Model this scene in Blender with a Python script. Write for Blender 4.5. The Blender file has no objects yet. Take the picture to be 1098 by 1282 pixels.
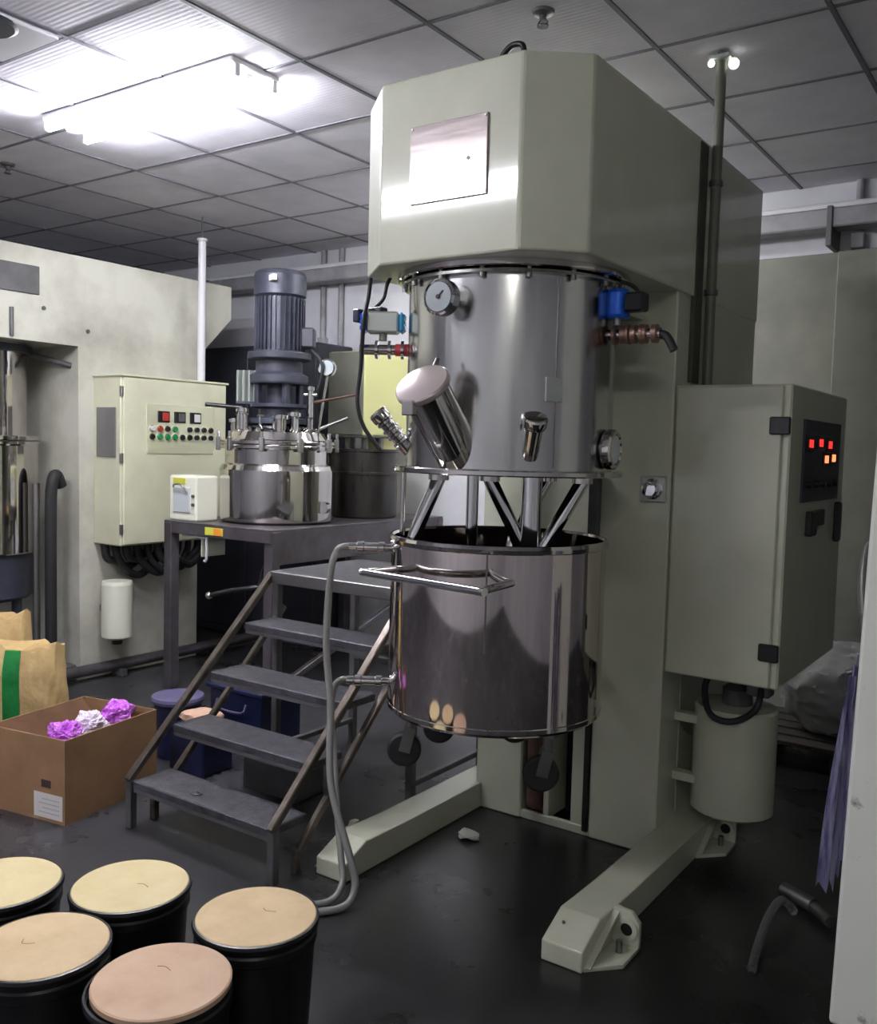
import bpy, bmesh, math, random
from mathutils import Vector, Matrix, noise as mnoise
random.seed(7)
scene = bpy.context.scene
COL = scene.collection
R = math.radians
PI = math.pi

# ------------------------------------------------------------------ camera
# eye 1.5 m up, 4 degrees down, slight roll; x and y axes follow the room grid
F_PX, W_PX = 1157.5, 1098
pitch, roll, yaw = R(4.048), R(1.505), R(55.2)
def cam_axes():
    cp, sp, cr, sr = math.cos(pitch), math.sin(pitch), math.cos(roll), math.sin(roll)
    Rr = Matrix(((cr, -sr, 0), (sr, cr, 0), (0, 0, 1))) @ Matrix(((1, 0, 0), (0, cp, -sp), (0, sp, cp)))
    X = Vector((math.sin(yaw), 0, -math.cos(yaw))); Y = Vector((math.cos(yaw), 0, math.sin(yaw))); Z = Vector((0, -1, 0))
    A = Matrix((X, Y, Z)).transposed()
    return (Rr @ A).transposed()            # camera (right, down, forward) -> room
Mt = cam_axes()
right, up, back = Mt @ Vector((1, 0, 0)), Mt @ Vector((0, -1, 0)), Mt @ Vector((0, 0, -1))
cam_data = bpy.data.cameras.new('camera')
cam = bpy.data.objects.new('camera', cam_data); COL.objects.link(cam)
m3 = Matrix((right, up, back)).transposed()
cam.matrix_world = Matrix.Translation((0, 0, 1.5)) @ m3.to_4x4()
cam_data.sensor_fit = 'HORIZONTAL'; cam_data.sensor_width = 36.0
cam_data.lens = F_PX * 36.0 / W_PX
cam_data.clip_start = 0.05; cam_data.clip_end = 60
scene.camera = cam

# ------------------------------------------------------------------ world and exposure
world = bpy.data.worlds.new('world'); scene.world = world; world.use_nodes = True
world.node_tree.nodes['Background'].inputs[0].default_value = (0.50, 0.52, 0.55, 1)
world.node_tree.nodes['Background'].inputs[1].default_value = 0.10
vs = scene.view_settings
vs.view_transform = 'Standard'; vs.look = 'None'; vs.gamma = 1.0; vs.use_curve_mapping = False
vs.exposure = 0.95
TUBE_POWER = 90.0

# ------------------------------------------------------------------ materials
def lin(c):
    c = c / 255.0
    return c / 12.92 if c <= 0.04045 else ((c + 0.055) / 1.055) ** 2.4
def rgb(r, g, b): return (lin(r), lin(g), lin(b), 1)
MATS = {}
def mat(name, col, rough=0.5, metal=0.0, col2=None, scale=8.0, amount=0.5, bump=0.0, bscale=60.0, stretch=(1, 1, 1),
        rvar=0.0, emit=None, estr=0.0, alpha=1.0, trans=0.0, coat=0.0, detail=5.0, pos=None):
    if name in MATS: return MATS[name]
    m = bpy.data.materials.new(name); m.use_nodes = True; MATS[name] = m
    nt = m.node_tree; N = nt.nodes; L = nt.links
    b = N['Principled BSDF']
    b.inputs['Base Color'].default_value = col; b.inputs['Roughness'].default_value = rough; b.inputs['Metallic'].default_value = metal
    b.inputs['Alpha'].default_value = alpha; b.inputs['Transmission Weight'].default_value = trans; b.inputs['Coat Weight'].default_value = coat; b.inputs['Coat Roughness'].default_value = 0.07
    if emit: b.inputs['Emission Color'].default_value = emit; b.inputs['Emission Strength'].default_value = estr
    if col2 or rvar or bump:
        tc = N.new('ShaderNodeTexCoord'); mp = N.new('ShaderNodeMapping'); mp.inputs['Scale'].default_value = stretch
        geo = N.new('ShaderNodeNewGeometry')
        L.new(geo.outputs['Position'], mp.inputs['Vector'])
        nz = N.new('ShaderNodeTexNoise'); nz.inputs['Scale'].default_value = scale; nz.inputs['Detail'].default_value = detail
        nz.inputs['Roughness'].default_value = 0.6
        L.new(mp.outputs[0], nz.inputs['Vector'])
        if col2:
            rp = N.new('ShaderNodeValToRGB')
            rp.color_ramp.elements[0].position = 0.5 - 0.3 * (1 - amount); rp.color_ramp.elements[0].color = col2
            rp.color_ramp.elements[1].position = 0.5 + 0.3 * (1 - amount) * 0.6; rp.color_ramp.elements[1].color = col
            if pos: rp.color_ramp.elements[0].position, rp.color_ramp.elements[1].position = pos
            L.new(nz.outputs['Fac'], rp.inputs['Fac']); L.new(rp.outputs['Color'], b.inputs['Base Color'])
        if rvar:
            mr = N.new('ShaderNodeMapRange'); mr.inputs[1].default_value = 0.3; mr.inputs[2].default_value = 0.7
            mr.inputs[3].default_value = max(0.02, rough - rvar); mr.inputs[4].default_value = min(1, rough + rvar)
            L.new(nz.outputs['Fac'], mr.inputs[0]); L.new(mr.outputs[0], b.inputs['Roughness'])
        if bump:
            n2 = N.new('ShaderNodeTexNoise'); n2.inputs['Scale'].default_value = bscale; n2.inputs['Detail'].default_value = 3
            L.new(mp.outputs[0], n2.inputs['Vector'])
            bp = N.new('ShaderNodeBump'); bp.inputs['Strength'].default_value = bump; bp.inputs['Distance'].default_value = 0.01
            L.new(n2.outputs['Fac'], bp.inputs['Height']); L.new(bp.outputs[0], b.inputs['Normal'])
    return m
M = dict(
    cream=mat('cream_paint', rgb(190, 192, 172), 0.5, col2=rgb(178, 180, 158), scale=3, amount=0.3, coat=0.9),
    cream_dirty=mat('cream_paint_dirty', rgb(204, 203, 189), 0.5, col2=rgb(166, 164, 151), scale=2.2, pos=(0.30, 0.60), rvar=0.1),
    cream_panel=mat('cream_cabinet_paint', rgb(214, 214, 186), 0.4, col2=rgb(200, 198, 172), scale=4, amount=0.2),
    steel=mat('polished_stainless', rgb(196, 192, 188), 0.085, 1.0, rvar=0.03, scale=3, stretch=(9, 9, 0.7)),
    steel_tub=mat('hazy_polished_stainless', rgb(204, 194, 190), 0.06, 1.0, rvar=0.03, scale=1.4, stretch=(3, 3, 0.35), detail=2),
    steel_vessel=mat('satin_stainless', rgb(192, 192, 190), 0.19, 1.0, rvar=0.07, scale=3, stretch=(12, 12, 0.6)),
    steel_plate=mat('brushed_plate', rgb(196, 184, 182), 0.13, 0.45, rvar=0.03, scale=5, stretch=(1, 1, 14)),
    chrome=mat('chrome', rgb(215, 215, 215), 0.08, 1.0),
    steel_dull=mat('dull_steel', rgb(140, 138, 136), 0.42, 1.0, rvar=0.1, scale=12),
    tread=mat('worn_tread_steel', rgb(84, 83, 88), 0.45, 0.35, col2=rgb(56, 55, 59), scale=22, amount=0.2, bump=0.25, bscale=120),
    stringer=mat('stair_tube_steel', rgb(120, 112, 104), 0.32, 0.8, col2=rgb(88, 80, 74), scale=14, amount=0.2),
    grey_paint=mat('grey_steel_paint', rgb(96, 96, 98), 0.45, 0.2, col2=rgb(74, 72, 72), scale=7, amount=0.2),
    stand=mat('stand_steel', rgb(106, 102, 108), 0.35, 0.6, col2=rgb(80, 72, 70), scale=6, amount=0.2),
    dark_paint=mat('dark_slate_paint', rgb(52, 54, 66), 0.5, col2=rgb(42, 44, 54), scale=5),
    motor=mat('motor_blue_grey', rgb(62, 65, 78), 0.42, 0.2, col2=rgb(48, 51, 62), scale=9),
    black=mat('black_plastic', rgb(22, 22, 24), 0.4),
    rubber=mat('black_rubber', rgb(30, 30, 32), 0.6),
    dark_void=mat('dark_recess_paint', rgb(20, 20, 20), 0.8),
    tank_dark=mat('dark_pot_steel', rgb(72, 70, 68), 0.35, 0.8, rvar=0.1, scale=6, stretch=(8, 8, 1)),
    white_wall=mat('white_wall_paint', rgb(214, 214, 220), 0.75, col2=rgb(196, 196, 202), scale=1.8, amount=0.3, bump=0.05, bscale=40),
    dull_grey=mat('dull_grey_panel', rgb(132, 132, 122), 0.7, col2=rgb(108, 108, 100), scale=2.5, amount=0.2),
    pipe_grey=mat('grey_duct_paint', rgb(150, 150, 154), 0.55, col2=rgb(120, 120, 124), scale=5),
    white_pipe=mat('white_conduit', rgb(215, 215, 218), 0.4),
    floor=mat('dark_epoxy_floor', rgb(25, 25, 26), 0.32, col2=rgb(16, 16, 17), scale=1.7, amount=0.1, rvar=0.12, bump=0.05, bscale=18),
    tee=mat('ceiling_grid_metal', rgb(112, 111, 120), 0.6),
    slab=mat('ceiling_void', rgb(60, 60, 64), 0.8),
    cardboard=mat('cardboard', rgb(150, 116, 82), 0.85, col2=rgb(132, 100, 70), scale=6, amount=0.2, bump=0.08, bscale=50),
    cardboard_in=mat('cardboard_inside', rgb(124, 90, 64), 0.9, col2=rgb(108, 78, 54), scale=6),
    kraft=mat('kraft_paper', rgb(204, 176, 122), 0.75, col2=rgb(176, 146, 96), scale=9, amount=0.2, bump=0.9, bscale=13),
    green=mat('green_print', rgb(44, 168, 84), 0.7, col2=rgb(34, 146, 70), scale=8, bump=0.4, bscale=16),
    purple=mat('purple_film', rgb(190, 70, 215), 0.22, col2=rgb(224, 150, 236), scale=22, amount=0.3, bump=0.6, bscale=45),
    clearfilm=mat('pale_film', rgb(236, 222, 238), 0.18, bump=0.6, bscale=40),
    label=mat('white_label', rgb(216, 212, 208), 0.6),
    ink=mat('dark_ink', rgb(58, 42, 44), 0.7),
    grey_ink=mat('grey_ink', rgb(150, 148, 150), 0.7),
    pail=mat('black_pail', rgb(24, 24, 26), 0.35, bump=0.03, bscale=60),
    lid=mat('tan_fibre_lid', rgb(206, 182, 142), 0.6, col2=rgb(188, 162, 122), scale=9, amount=0.2),
    lid_pale=mat('pale_fibre_lid', rgb(212, 196, 150), 0.6, col2=rgb(198, 180, 132), scale=9, amount=0.2),
    lid_pink=mat('pinkish_fibre_lid', rgb(202, 172, 144), 0.6, col2=rgb(184, 150, 122), scale=7, amount=0.2),
    hose=mat('grey_clear_hose', rgb(150, 150, 146), 0.2, trans=0.35),
    dark_hose=mat('grey_hose', rgb(104, 104, 102), 0.4),
    white_plastic=mat('white_plastic', rgb(232, 232, 214), 0.35),
    blue=mat('blue_anodised', rgb(30, 100, 220), 0.35, 0.3),
    teal=mat('teal_cap', rgb(40, 130, 170), 0.4),
    alu=mat('cast_aluminium', rgb(178, 184, 178), 0.4, 0.6),
    red=mat('red_band', rgb(176, 60, 66), 0.4),
    copper=mat('pinkish_manifold', rgb(150, 118, 106), 0.35, 0.7),
    rust=mat('rust_brown', rgb(96, 66, 56), 0.6, col2=rgb(64, 46, 42), scale=14, amount=0.2),
    olive=mat('olive_grey_conduit', rgb(98, 100, 86), 0.45),
    strip=mat('dark_olive_shade', rgb(62, 62, 52), 0.5),
    glass=mat('gauge_glass', rgb(196, 202, 204), 0.12),
    dial=mat('dial_face', rgb(150, 158, 160), 0.3),
    smoke=mat('smoked_window', rgb(110, 108, 106), 0.12),
    yellow=mat('yellow_label', rgb(226, 196, 60), 0.5), orange=mat('orange_label', rgb(236, 150, 50), 0.5),
    lime=mat('lime_label', rgb(206, 206, 80), 0.5),
    green_btn=mat('green_button', rgb(28, 130, 70), 0.4), red_btn=mat('red_button', rgb(170, 50, 40), 0.4),
    led=mat('red_led', rgb(150, 10, 10), 0.4, emit=(1, 0.03, 0.03, 1), estr=0.9),
    led_hot=mat('orange_led', rgb(160, 30, 10), 0.4, emit=(1, 0.16, 0.06, 1), estr=1.8),
    navy=mat('navy_plastic', rgb(24, 30, 62), 0.35), lilac=mat('lilac_lid', rgb(84, 80, 112), 0.4),
    peach=mat('peach_cloth', rgb(196, 160, 136), 0.8),
    violet_film=mat('violet_sheet', rgb(176, 174, 204), 0.4, col2=rgb(104, 100, 146), scale=16, stretch=(6, 6, 0.5)),
    pillar=mat('stained_pillar_paint', rgb(238, 240, 230), 0.6, col2=rgb(120, 122, 102), scale=11, pos=(0.30, 0.39)),
    sack=mat('grey_white_sack', rgb(150, 151, 152), 0.7, bump=0.2, bscale=14),
    far_yellow=mat('far_yellow_cream', rgb(214, 214, 150), 0.45),
    tube=mat('fluorescent_tube', rgb(255, 255, 255), 0.5, emit=(0.93, 0.93, 1.0, 1), estr=TUBE_POWER),
    tube_dim=mat('aged_fluorescent_tube', rgb(255, 255, 255), 0.5, emit=(1.0, 0.99, 0.92, 1), estr=TUBE_POWER * 1.3),
    tube_mid=mat('worn_fluorescent_tube', rgb(255, 255, 255), 0.5, emit=(0.97, 0.98, 0.95, 1), estr=TUBE_POWER * 0.36),
    spot=mat('small_glowing_ball', rgb(255, 255, 255), 0.5, emit=(1.0, 1.0, 0.9, 1), estr=1.3),
    fixture=mat('fixture_white', rgb(225, 225, 228), 0.5),
    panel_plate=mat('pale_anodised_panel', rgb(222, 222, 190), 0.28, 0.35),
    old_wood=mat('dark_old_wood', rgb(54, 48, 42), 0.8, col2=rgb(40, 36, 32), scale=9),
    clear=mat('clear_plastic', rgb(150, 152, 150), 0.12, trans=0.8),
    paper=mat('scrap_paper', rgb(150, 150, 140), 0.7),
)
def paler_left_floor():  # floor colour turns paler towards the left, border broken up by noise
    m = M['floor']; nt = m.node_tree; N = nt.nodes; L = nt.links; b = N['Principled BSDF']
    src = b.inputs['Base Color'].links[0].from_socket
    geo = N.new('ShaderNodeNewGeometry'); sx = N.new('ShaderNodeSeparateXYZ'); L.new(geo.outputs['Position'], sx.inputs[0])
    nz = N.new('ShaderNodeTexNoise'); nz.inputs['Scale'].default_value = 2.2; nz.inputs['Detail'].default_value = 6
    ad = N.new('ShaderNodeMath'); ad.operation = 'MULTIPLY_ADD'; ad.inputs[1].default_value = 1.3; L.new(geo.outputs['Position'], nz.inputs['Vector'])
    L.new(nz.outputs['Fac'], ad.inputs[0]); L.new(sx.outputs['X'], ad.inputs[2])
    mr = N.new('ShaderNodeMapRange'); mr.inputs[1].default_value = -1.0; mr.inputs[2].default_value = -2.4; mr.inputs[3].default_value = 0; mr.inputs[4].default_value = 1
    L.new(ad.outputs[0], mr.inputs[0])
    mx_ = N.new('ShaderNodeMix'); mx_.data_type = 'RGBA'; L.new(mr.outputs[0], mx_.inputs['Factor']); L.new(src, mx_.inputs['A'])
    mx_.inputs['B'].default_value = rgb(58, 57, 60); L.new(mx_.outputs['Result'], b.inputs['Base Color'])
paler_left_floor()
# ceiling tile: fine pressed ribs
def tile_material():
    m = mat('ribbed_ceiling_tile', rgb(226, 223, 232), 0.7, col2=rgb(214, 211, 220), scale=4)
    nt = m.node_tree; N = nt.nodes; L = nt.links
    tc = N.new('ShaderNodeNewGeometry'); wv = N.new('ShaderNodeTexWave'); wv.bands_direction = 'Y'; wv.inputs['Scale'].default_value = 14.0
    wv.inputs['Distortion'].default_value = 0.0
    L.new(tc.outputs['Position'], wv.inputs['Vector'])
    bp = N.new('ShaderNodeBump'); bp.inputs['Strength'].default_value = 0.12; bp.inputs['Distance'].default_value = 0.004
    L.new(wv.outputs['Fac'], bp.inputs['Height']); L.new(bp.outputs[0], N['Principled BSDF'].inputs['Normal'])
    return m
M['tile'] = tile_material()

# ------------------------------------------------------------------ mesh helpers
ORG = {}
def basis(d):
    d = Vector(d).normalized()
    a = Vector((0, 0, 1)) if abs(d.z) < 0.9 else Vector((1, 0, 0))
    u = d.cross(a).normalized(); v = d.cross(u).normalized()
    return u, v, d
class MB:
    def __init__(s): s.bm = bmesh.new(); s.flat = True; s.boxy = False; s.mseg = 200
    def box(s, a, b, bev=0.0, seg=1, rot=0.0, about=None):
        s.boxy = True
        a, b = Vector(a), Vector(b)
        c = (a + b) / 2; d = b - a
        mat4 = Matrix.Translation(c) @ Matrix.Diagonal((abs(d.x), abs(d.y), abs(d.z), 1))
        if rot:
            p = Vector(about) if about else c
            mat4 = Matrix.Translation(p) @ Matrix.Rotation(rot, 4, 'Z') @ Matrix.Translation(-p) @ mat4
        r = bmesh.ops.create_cube(s.bm, size=1, matrix=mat4)
        if bev:
            es = list({e for v in r['verts'] for e in v.link_edges})
            bmesh.ops.bevel(s.bm, geom=es, offset=bev, segments=seg, affect='EDGES', profile=0.5)
        return s
    def beam(s, p, q, w, h=None, upv=(0, 0, 1), bev=0.0):
        s.boxy = True
        h = h or w; p, q = Vector(p), Vector(q); d = (q - p); l = d.length; d.normalize()
        upv = Vector(upv); u = d.cross(upv)
        if u.length < 1e-4: u = d.cross(Vector((0, 1, 0)))
        u.normalize(); v = u.cross(d)
        mm = Matrix((u, d, v)).transposed().to_4x4(); mm.translation = (p + q) / 2
        r = bmesh.ops.create_cube(s.bm, size=1, matrix=mm @ Matrix.Diagonal((w, l, h, 1)))
        if bev:
            es = list({e for x in r['verts'] for e in x.link_edges})
            bmesh.ops.bevel(s.bm, geom=es, offset=bev, segments=1, affect='EDGES')
        return s
    def cyl(s, p, q, r, r2=None, seg=24, caps=True):
        s.flat = False; s.mseg = min(s.mseg, seg)
        r2 = r if r2 is None else r2
        p, q = Vector(p), Vector(q); u, v, d = basis(q - p)
        A = [s.bm.verts.new(p + r * (math.cos(t) * u + math.sin(t) * v)) for t in [2 * PI * i / seg for i in range(seg)]]
        B = [s.bm.verts.new(q + r2 * (math.cos(t) * u + math.sin(t) * v)) for t in [2 * PI * i / seg for i in range(seg)]]
        for i in range(seg): s.bm.faces.new((A[i], A[(i + 1) % seg], B[(i + 1) % seg], B[i]))
        if caps: s.bm.faces.new(list(reversed(A))); s.bm.faces.new(B)
        return s
    def lathe(s, prof, c=(0, 0, 0), axis=(0, 0, 1), seg=48):
        s.flat = False; s.mseg = min(s.mseg, seg)
        # profile (radius, height along axis)
        c = Vector(c); u, v, d = basis(axis); rings = []
        for r, h in prof:
            if r < 1e-6: rings.append([s.bm.verts.new(c + d * h)])
            else: rings.append([s.bm.verts.new(c + d * h + r * (math.cos(2 * PI * i / seg) * u + math.sin(2 * PI * i / seg) * v)) for i in range(seg)])
        for a, b in zip(rings, rings[1:]):
            if len(a) == 1 and len(b) == 1: continue
            for i in range(seg):
                j = (i + 1) % seg
                if len(a) == 1: s.bm.faces.new((a[0], b[j], b[i]))
                elif len(b) == 1: s.bm.faces.new((a[i], a[j], b[0]))
                else: s.bm.faces.new((a[i], a[j], b[j], b[i]))
        return s
    def tube(s, pts, r, seg=10, smooth=6, caps=True):
        s.flat = False; s.mseg = min(s.mseg, seg)
        pts = [Vector(p) for p in pts]; path = []
        if smooth > 1 and len(pts) > 2:
            P = [2 * pts[0] - pts[1]] + pts + [2 * pts[-1] - pts[-2]]
            for i in range(1, len(P) - 2):
                p0, p1, p2, p3 = P[i - 1:i + 3]
                for k in range(smooth):
                    t = k / smooth
                    path.append(0.5 * ((2 * p1) + (p2 - p0) * t + (2 * p0 - 5 * p1 + 4 * p2 - p3) * t * t + (3 * p1 - p0 - 3 * p2 + p3) * t ** 3))
            path.append(pts[-1])
        else: path = pts
        n = None; rings = []
        for i, p in enumerate(path):
            d = (path[min(i + 1, len(path) - 1)] - path[max(i - 1, 0)]).normalized()
            if n is None: n = basis(d)[0]
            n = (n - d * n.dot(d)); n.normalize(); b = d.cross(n)
            rings.append([s.bm.verts.new(p + r * (math.cos(2 * PI * k / seg) * n + math.sin(2 * PI * k / seg) * b)) for k in range(seg)])
        for a, b in zip(rings, rings[1:]):
            for k in range(seg): s.bm.faces.new((a[k], a[(k + 1) % seg], b[(k + 1) % seg], b[k]))
        if caps: s.bm.faces.new(list(reversed(rings[0]))); s.bm.faces.new(rings[-1])
        return s
    def prism(s, poly, lo, hi, axis='z', bev=0.0):
        s.boxy = True
        # poly in the two other axes (z:(x,y)  x:(y,z)  y:(x,z))
        def P(a, b, h): return {'z': (a, b, h), 'x': (h, a, b), 'y': (a, h, b)}[axis]
        A = [s.bm.verts.new(P(a, b, lo)) for a, b in poly]; B = [s.bm.verts.new(P(a, b, hi)) for a, b in poly]
        n = len(poly); fs = [s.bm.faces.new((A[i], A[(i + 1) % n], B[(i + 1) % n], B[i])) for i in range(n)]
        fs.append(s.bm.faces.new(list(reversed(A)))); fs.append(s.bm.faces.new(B))
        if bev:
            es = list({e for f in fs for e in f.edges})
            bmesh.ops.bevel(s.bm, geom=es, offset=bev, segments=2, affect='EDGES', profile=0.5)
        return s
    def poly(s, pts): s.bm.faces.new([s.bm.verts.new(p) for p in pts]); return s
    def sphere(s, c, r, sc=(1, 1, 1), seg=16, jit=0.0):
        s.flat = False; s.mseg = min(s.mseg, seg)
        mm = Matrix.Translation(c) @ Matrix.Diagonal((sc[0], sc[1], sc[2], 1))
        rr = bmesh.ops.create_uvsphere(s.bm, u_segments=seg, v_segments=max(6, seg // 2), radius=r, matrix=mm)
        if jit:
            for v in rr['verts']: v.co += Vector((random.uniform(-1, 1), random.uniform(-1, 1), random.uniform(-1, 1))) * jit
        return s
    def build(s, name, m, parent=None, org=None, smooth=True):
        bm = s.bm; lim = R(8) if (s.flat and s.boxy) else R(34) if s.flat else max(R(16), 1.15 * 2 * PI / s.mseg)
        bmesh.ops.recalc_face_normals(bm, faces=bm.faces)
        for f in bm.faces: f.smooth = smooth
        if smooth:
            for e in bm.edges:
                if len(e.link_faces) == 2 and e.calc_face_angle(0) > lim: e.smooth = False
        if parent is not None: o0 = ORG[parent.name]
        elif org is not None: o0 = Vector(org)
        else:
            lo = Vector([min(v.co[i] for v in bm.verts) for i in range(3)]); hi = Vector([max(v.co[i] for v in bm.verts) for i in range(3)])
            o0 = Vector(((lo.x + hi.x) / 2, (lo.y + hi.y) / 2, lo.z))
        bmesh.ops.translate(bm, verts=bm.verts, vec=-o0)
        me = bpy.data.meshes.new(name); bm.to_mesh(me); bm.free()
        me.materials.append(M[m] if isinstance(m, str) else m)
        o = bpy.data.objects.new(name, me); COL.objects.link(o)
        if parent is not None: o.parent = parent
        else: o.location = o0
        ORG[o.name] = o0
        return o
def tag(o, label, cat, group=None):
    o['label'] = label; o['category'] = cat
    if group: o['group'] = group
    return o
def struct(o, label=None, cat=None):
    o['kind'] = 'structure'
    if label: o['label'] = label
    if cat: o['category'] = cat
    return o
def thing(name, loc, label, cat, group=None):
    e = bpy.data.objects.new(name, None); COL.objects.link(e); e.location = loc; e.empty_display_size = 0.1
    ORG[e.name] = Vector(loc)
    return tag(e, label, cat, group)
def clone(src, parent, delta, name=None):
    o = src.copy(); COL.objects.link(o); o.parent = parent; o.location = src.location + Vector(delta)
    ORG[o.name] = ORG[src.name]
    return o

# ================================================================== SETTING
CEIL = 2.97
YB = 5.40            # back wall
X0, X1, Y0 = -7.6, 2.2, -2.2
struct(MB().box((X0, Y0, -0.1), (X1, YB, 0)).build('floor', 'floor', org=(-2, 2, 0)), 'dark grey epoxy workshop floor, paler to the left', 'floor')
ceiling = struct(MB().box((X0, Y0, CEIL + 0.03), (X1, YB, CEIL + 0.1)).build('ceiling', 'slab', org=(0, 0, 0)), 'suspended ceiling of ribbed white tiles in a dark grid', 'ceiling')
gx = [-0.772 + 0.6 * k for k in range(-11, 5)]
gy = [2.09 + 0.6 * k for k in range(-7, 6)]
tile0 = None
for i in range(len(gx) - 1):
    for j in range(len(gy) - 1):
        cx, cy = gx[i] + 0.3, gy[j] + 0.3
        if tile0 is None:
            tile0 = MB().box((cx - 0.294, cy - 0.294, CEIL + 0.002), (cx + 0.294, cy + 0.294, CEIL + 0.016), bev=0.004).build('ceiling_tile', 'tile', ceiling)
            base = (cx, cy)
        else:
            clone(tile0, ceiling, (cx - base[0], cy - base[1], random.uniform(-0.001, 0.001)))
edge0 = None
for i in range(len(gx) - 1):          # cut tiles along the back wall
    cx = gx[i] + 0.3
    if edge0 is None:
        edge0 = MB().box((cx - 0.294, gy[-1] + 0.006, CEIL + 0.002), (cx + 0.294, YB - 0.004, CEIL + 0.016), bev=0.004).build('ceiling_tile', 'tile', ceiling); ebase = cx
    else: clone(edge0, ceiling, (cx - ebase, 0, 0))
for x in gx: MB().box((x - 0.009, gy[0], CEIL - 0.003), (x + 0.009, YB, CEIL + 0.018), bev=0.001).build('grid_bar', 'tee', ceiling)
for y in gy: MB().box((gx[0], y - 0.009, CEIL - 0.002), (gx[-1], y + 0.009, CEIL + 0.017), bev=0.001).build('grid_bar', 'tee', ceiling)

struct(MB().box((X0, YB, 0), (X1, YB + 0.12, CEIL + 0.1)).build('wall_back', 'white_wall', org=(0, YB, 0)), 'white painted back wall behind the mixers', 'wall')
struct(MB().box((X0 - 0.12, Y0, 0), (X0, YB, CEIL + 0.1)).build('wall_left', 'white_wall', org=(X0, 0, 0)), 'white side wall beyond the far mixer', 'wall')
struct(MB().box((X1, Y0, 0), (X1 + 0.12, YB, CEIL + 0.1)).build('wall_right', 'white_wall', org=(X1, 0, 0)), 'grimy side wall of the workshop', 'wall')
struct(MB().box((X0, Y0 - 0.12, 0), (X1, Y0, CEIL + 0.1)).build('wall_front', 'white_wall', org=(0, Y0, 0)), 'plain white wall facing the mixers across the aisle', 'wall')
wp = struct(MB().box((-2.3, YB - 0.03, 0.0), (1.6, YB, 2.60), bev=0.004).build('trim_1', 'dull_grey'), 'lower wall panel behind the control cabinet, wall shade painted into its grey', 'wall panel')  # dark grey of both panels stands in for shade on the lower wall
struct(MB().box((-1.13, YB - 0.16, 0.0), (1.0, YB - 0.03, 2.58), bev=0.006).build('trim_2', 'dull_grey'), 'boxed-out section of the back wall, shade painted into its grey', 'wall panel')
# service duct along the back wall
d = thing('service_duct', (-3, YB, 2.7), 'grey service duct running along the top of the back wall', 'duct')
MB().box((X0, YB - 0.20, 2.70), (X1, YB - 0.06, 2.80), bev=0.008).build('duct_body', 'pipe_grey', d)
MB().cyl((X0, YB - 0.13, 2.821), (X1, YB - 0.13, 2.821), 0.022, seg=12).build('pipe_run', 'white_pipe', d)
for x in (-6.0, -1.17, 0.3):
    MB().box((x - 0.015, YB - 0.21, 2.602), (x + 0.015, YB, 2.81), bev=0.004).build('bracket', 'grey_paint', d)
for x, z0, l in ((-4.86, 2.28, 'white conduit dropping down the wall beside the blue-grey motor'), (-4.68, 1.9, 'longer white conduit dropping from the duct to the yellow mixer head'),
              (-1.06, 2.66, 'short grey conduit between ceiling and duct')):
    t = thing('wall_conduit', (x, YB - 0.05, z0), l, 'conduit')
    MB().cyl((x, YB - 0.03, z0), (x, YB - 0.03, CEIL), 0.022, seg=12).build('pipe', 'pipe_grey', t)
    MB().box((x - 0.035, YB - 0.06, z0 - 0.05), (x + 0.035, YB, z0 + 0.03), bev=0.006).build('junction_box', 'pipe_grey', t)

# ================================================================== LAMPS
def lamp(name, x0, x1, y, label, dy=0.1, sh=0.0, tube='tube', single=False):
    t = thing(name, ((x0 + x1) / 2, y, CEIL - 0.06), label, 'ceiling lamp', 'fluorescent ceiling lamps')
    MB().box((x0, y - dy - 0.03, CEIL - 0.024), (x1, y + dy + 0.03, CEIL + 0.001), bev=0.006).build('lamp_tray', 'fixture', t)
    MB().box((x0 + 0.03, y - 0.03, CEIL - 0.05), (x1 - 0.03, y + 0.03, CEIL - 0.024), bev=0.008).build('ballast_cover', 'fixture', t)
    for k, (yy, s) in enumerate(((y - dy, 0.0), (y + dy, -sh))[:1 if single else 2]):
        MB().cyl((x0 + 0.01 + s, yy, CEIL - 0.052), (x1 - 0.01 + s, yy, CEIL - 0.052), 0.0165, seg=16).build('fluorescent_tube', tube, t)
        for xe in (x0 + s + 0.004, x1 + s - 0.004):
            MB().box((xe - 0.008, yy - 0.013, CEIL - 0.068), (xe + 0.008, yy + 0.013, CEIL - 0.022), bev=0.003).build('lamp_holder', 'fixture', t)
lamp('fluorescent_lamp', -4.02, -2.76, 2.64, 'lit twin-tube fluorescent lamp on the ceiling above the steps')
lamp('fluorescent_lamp', -3.65, -2.40, 0.36, 'lit twin-tube fluorescent lamp above the black pails')
lamp('fluorescent_lamp', 0.1, 0.72, -0.70, 'short single-tube fluorescent lamp over the aisle facing the white pillar', dy=0.04, tube='tube_dim', single=True)
lamp('fluorescent_lamp', -3.30, -2.05, 4.75, 'lit twin-tube fluorescent lamp behind the tall mixer', tube='tube_mid')

# ================================================================== MAIN MIXER
VC = Vector((-1.645, 2.78, 0))       # vessel axis
mx = thing('planetary_mixer', (-1.64, 3.4, 0), 'tall cream planetary mixer with faceted head above a stainless vessel', 'mixer')
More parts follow.
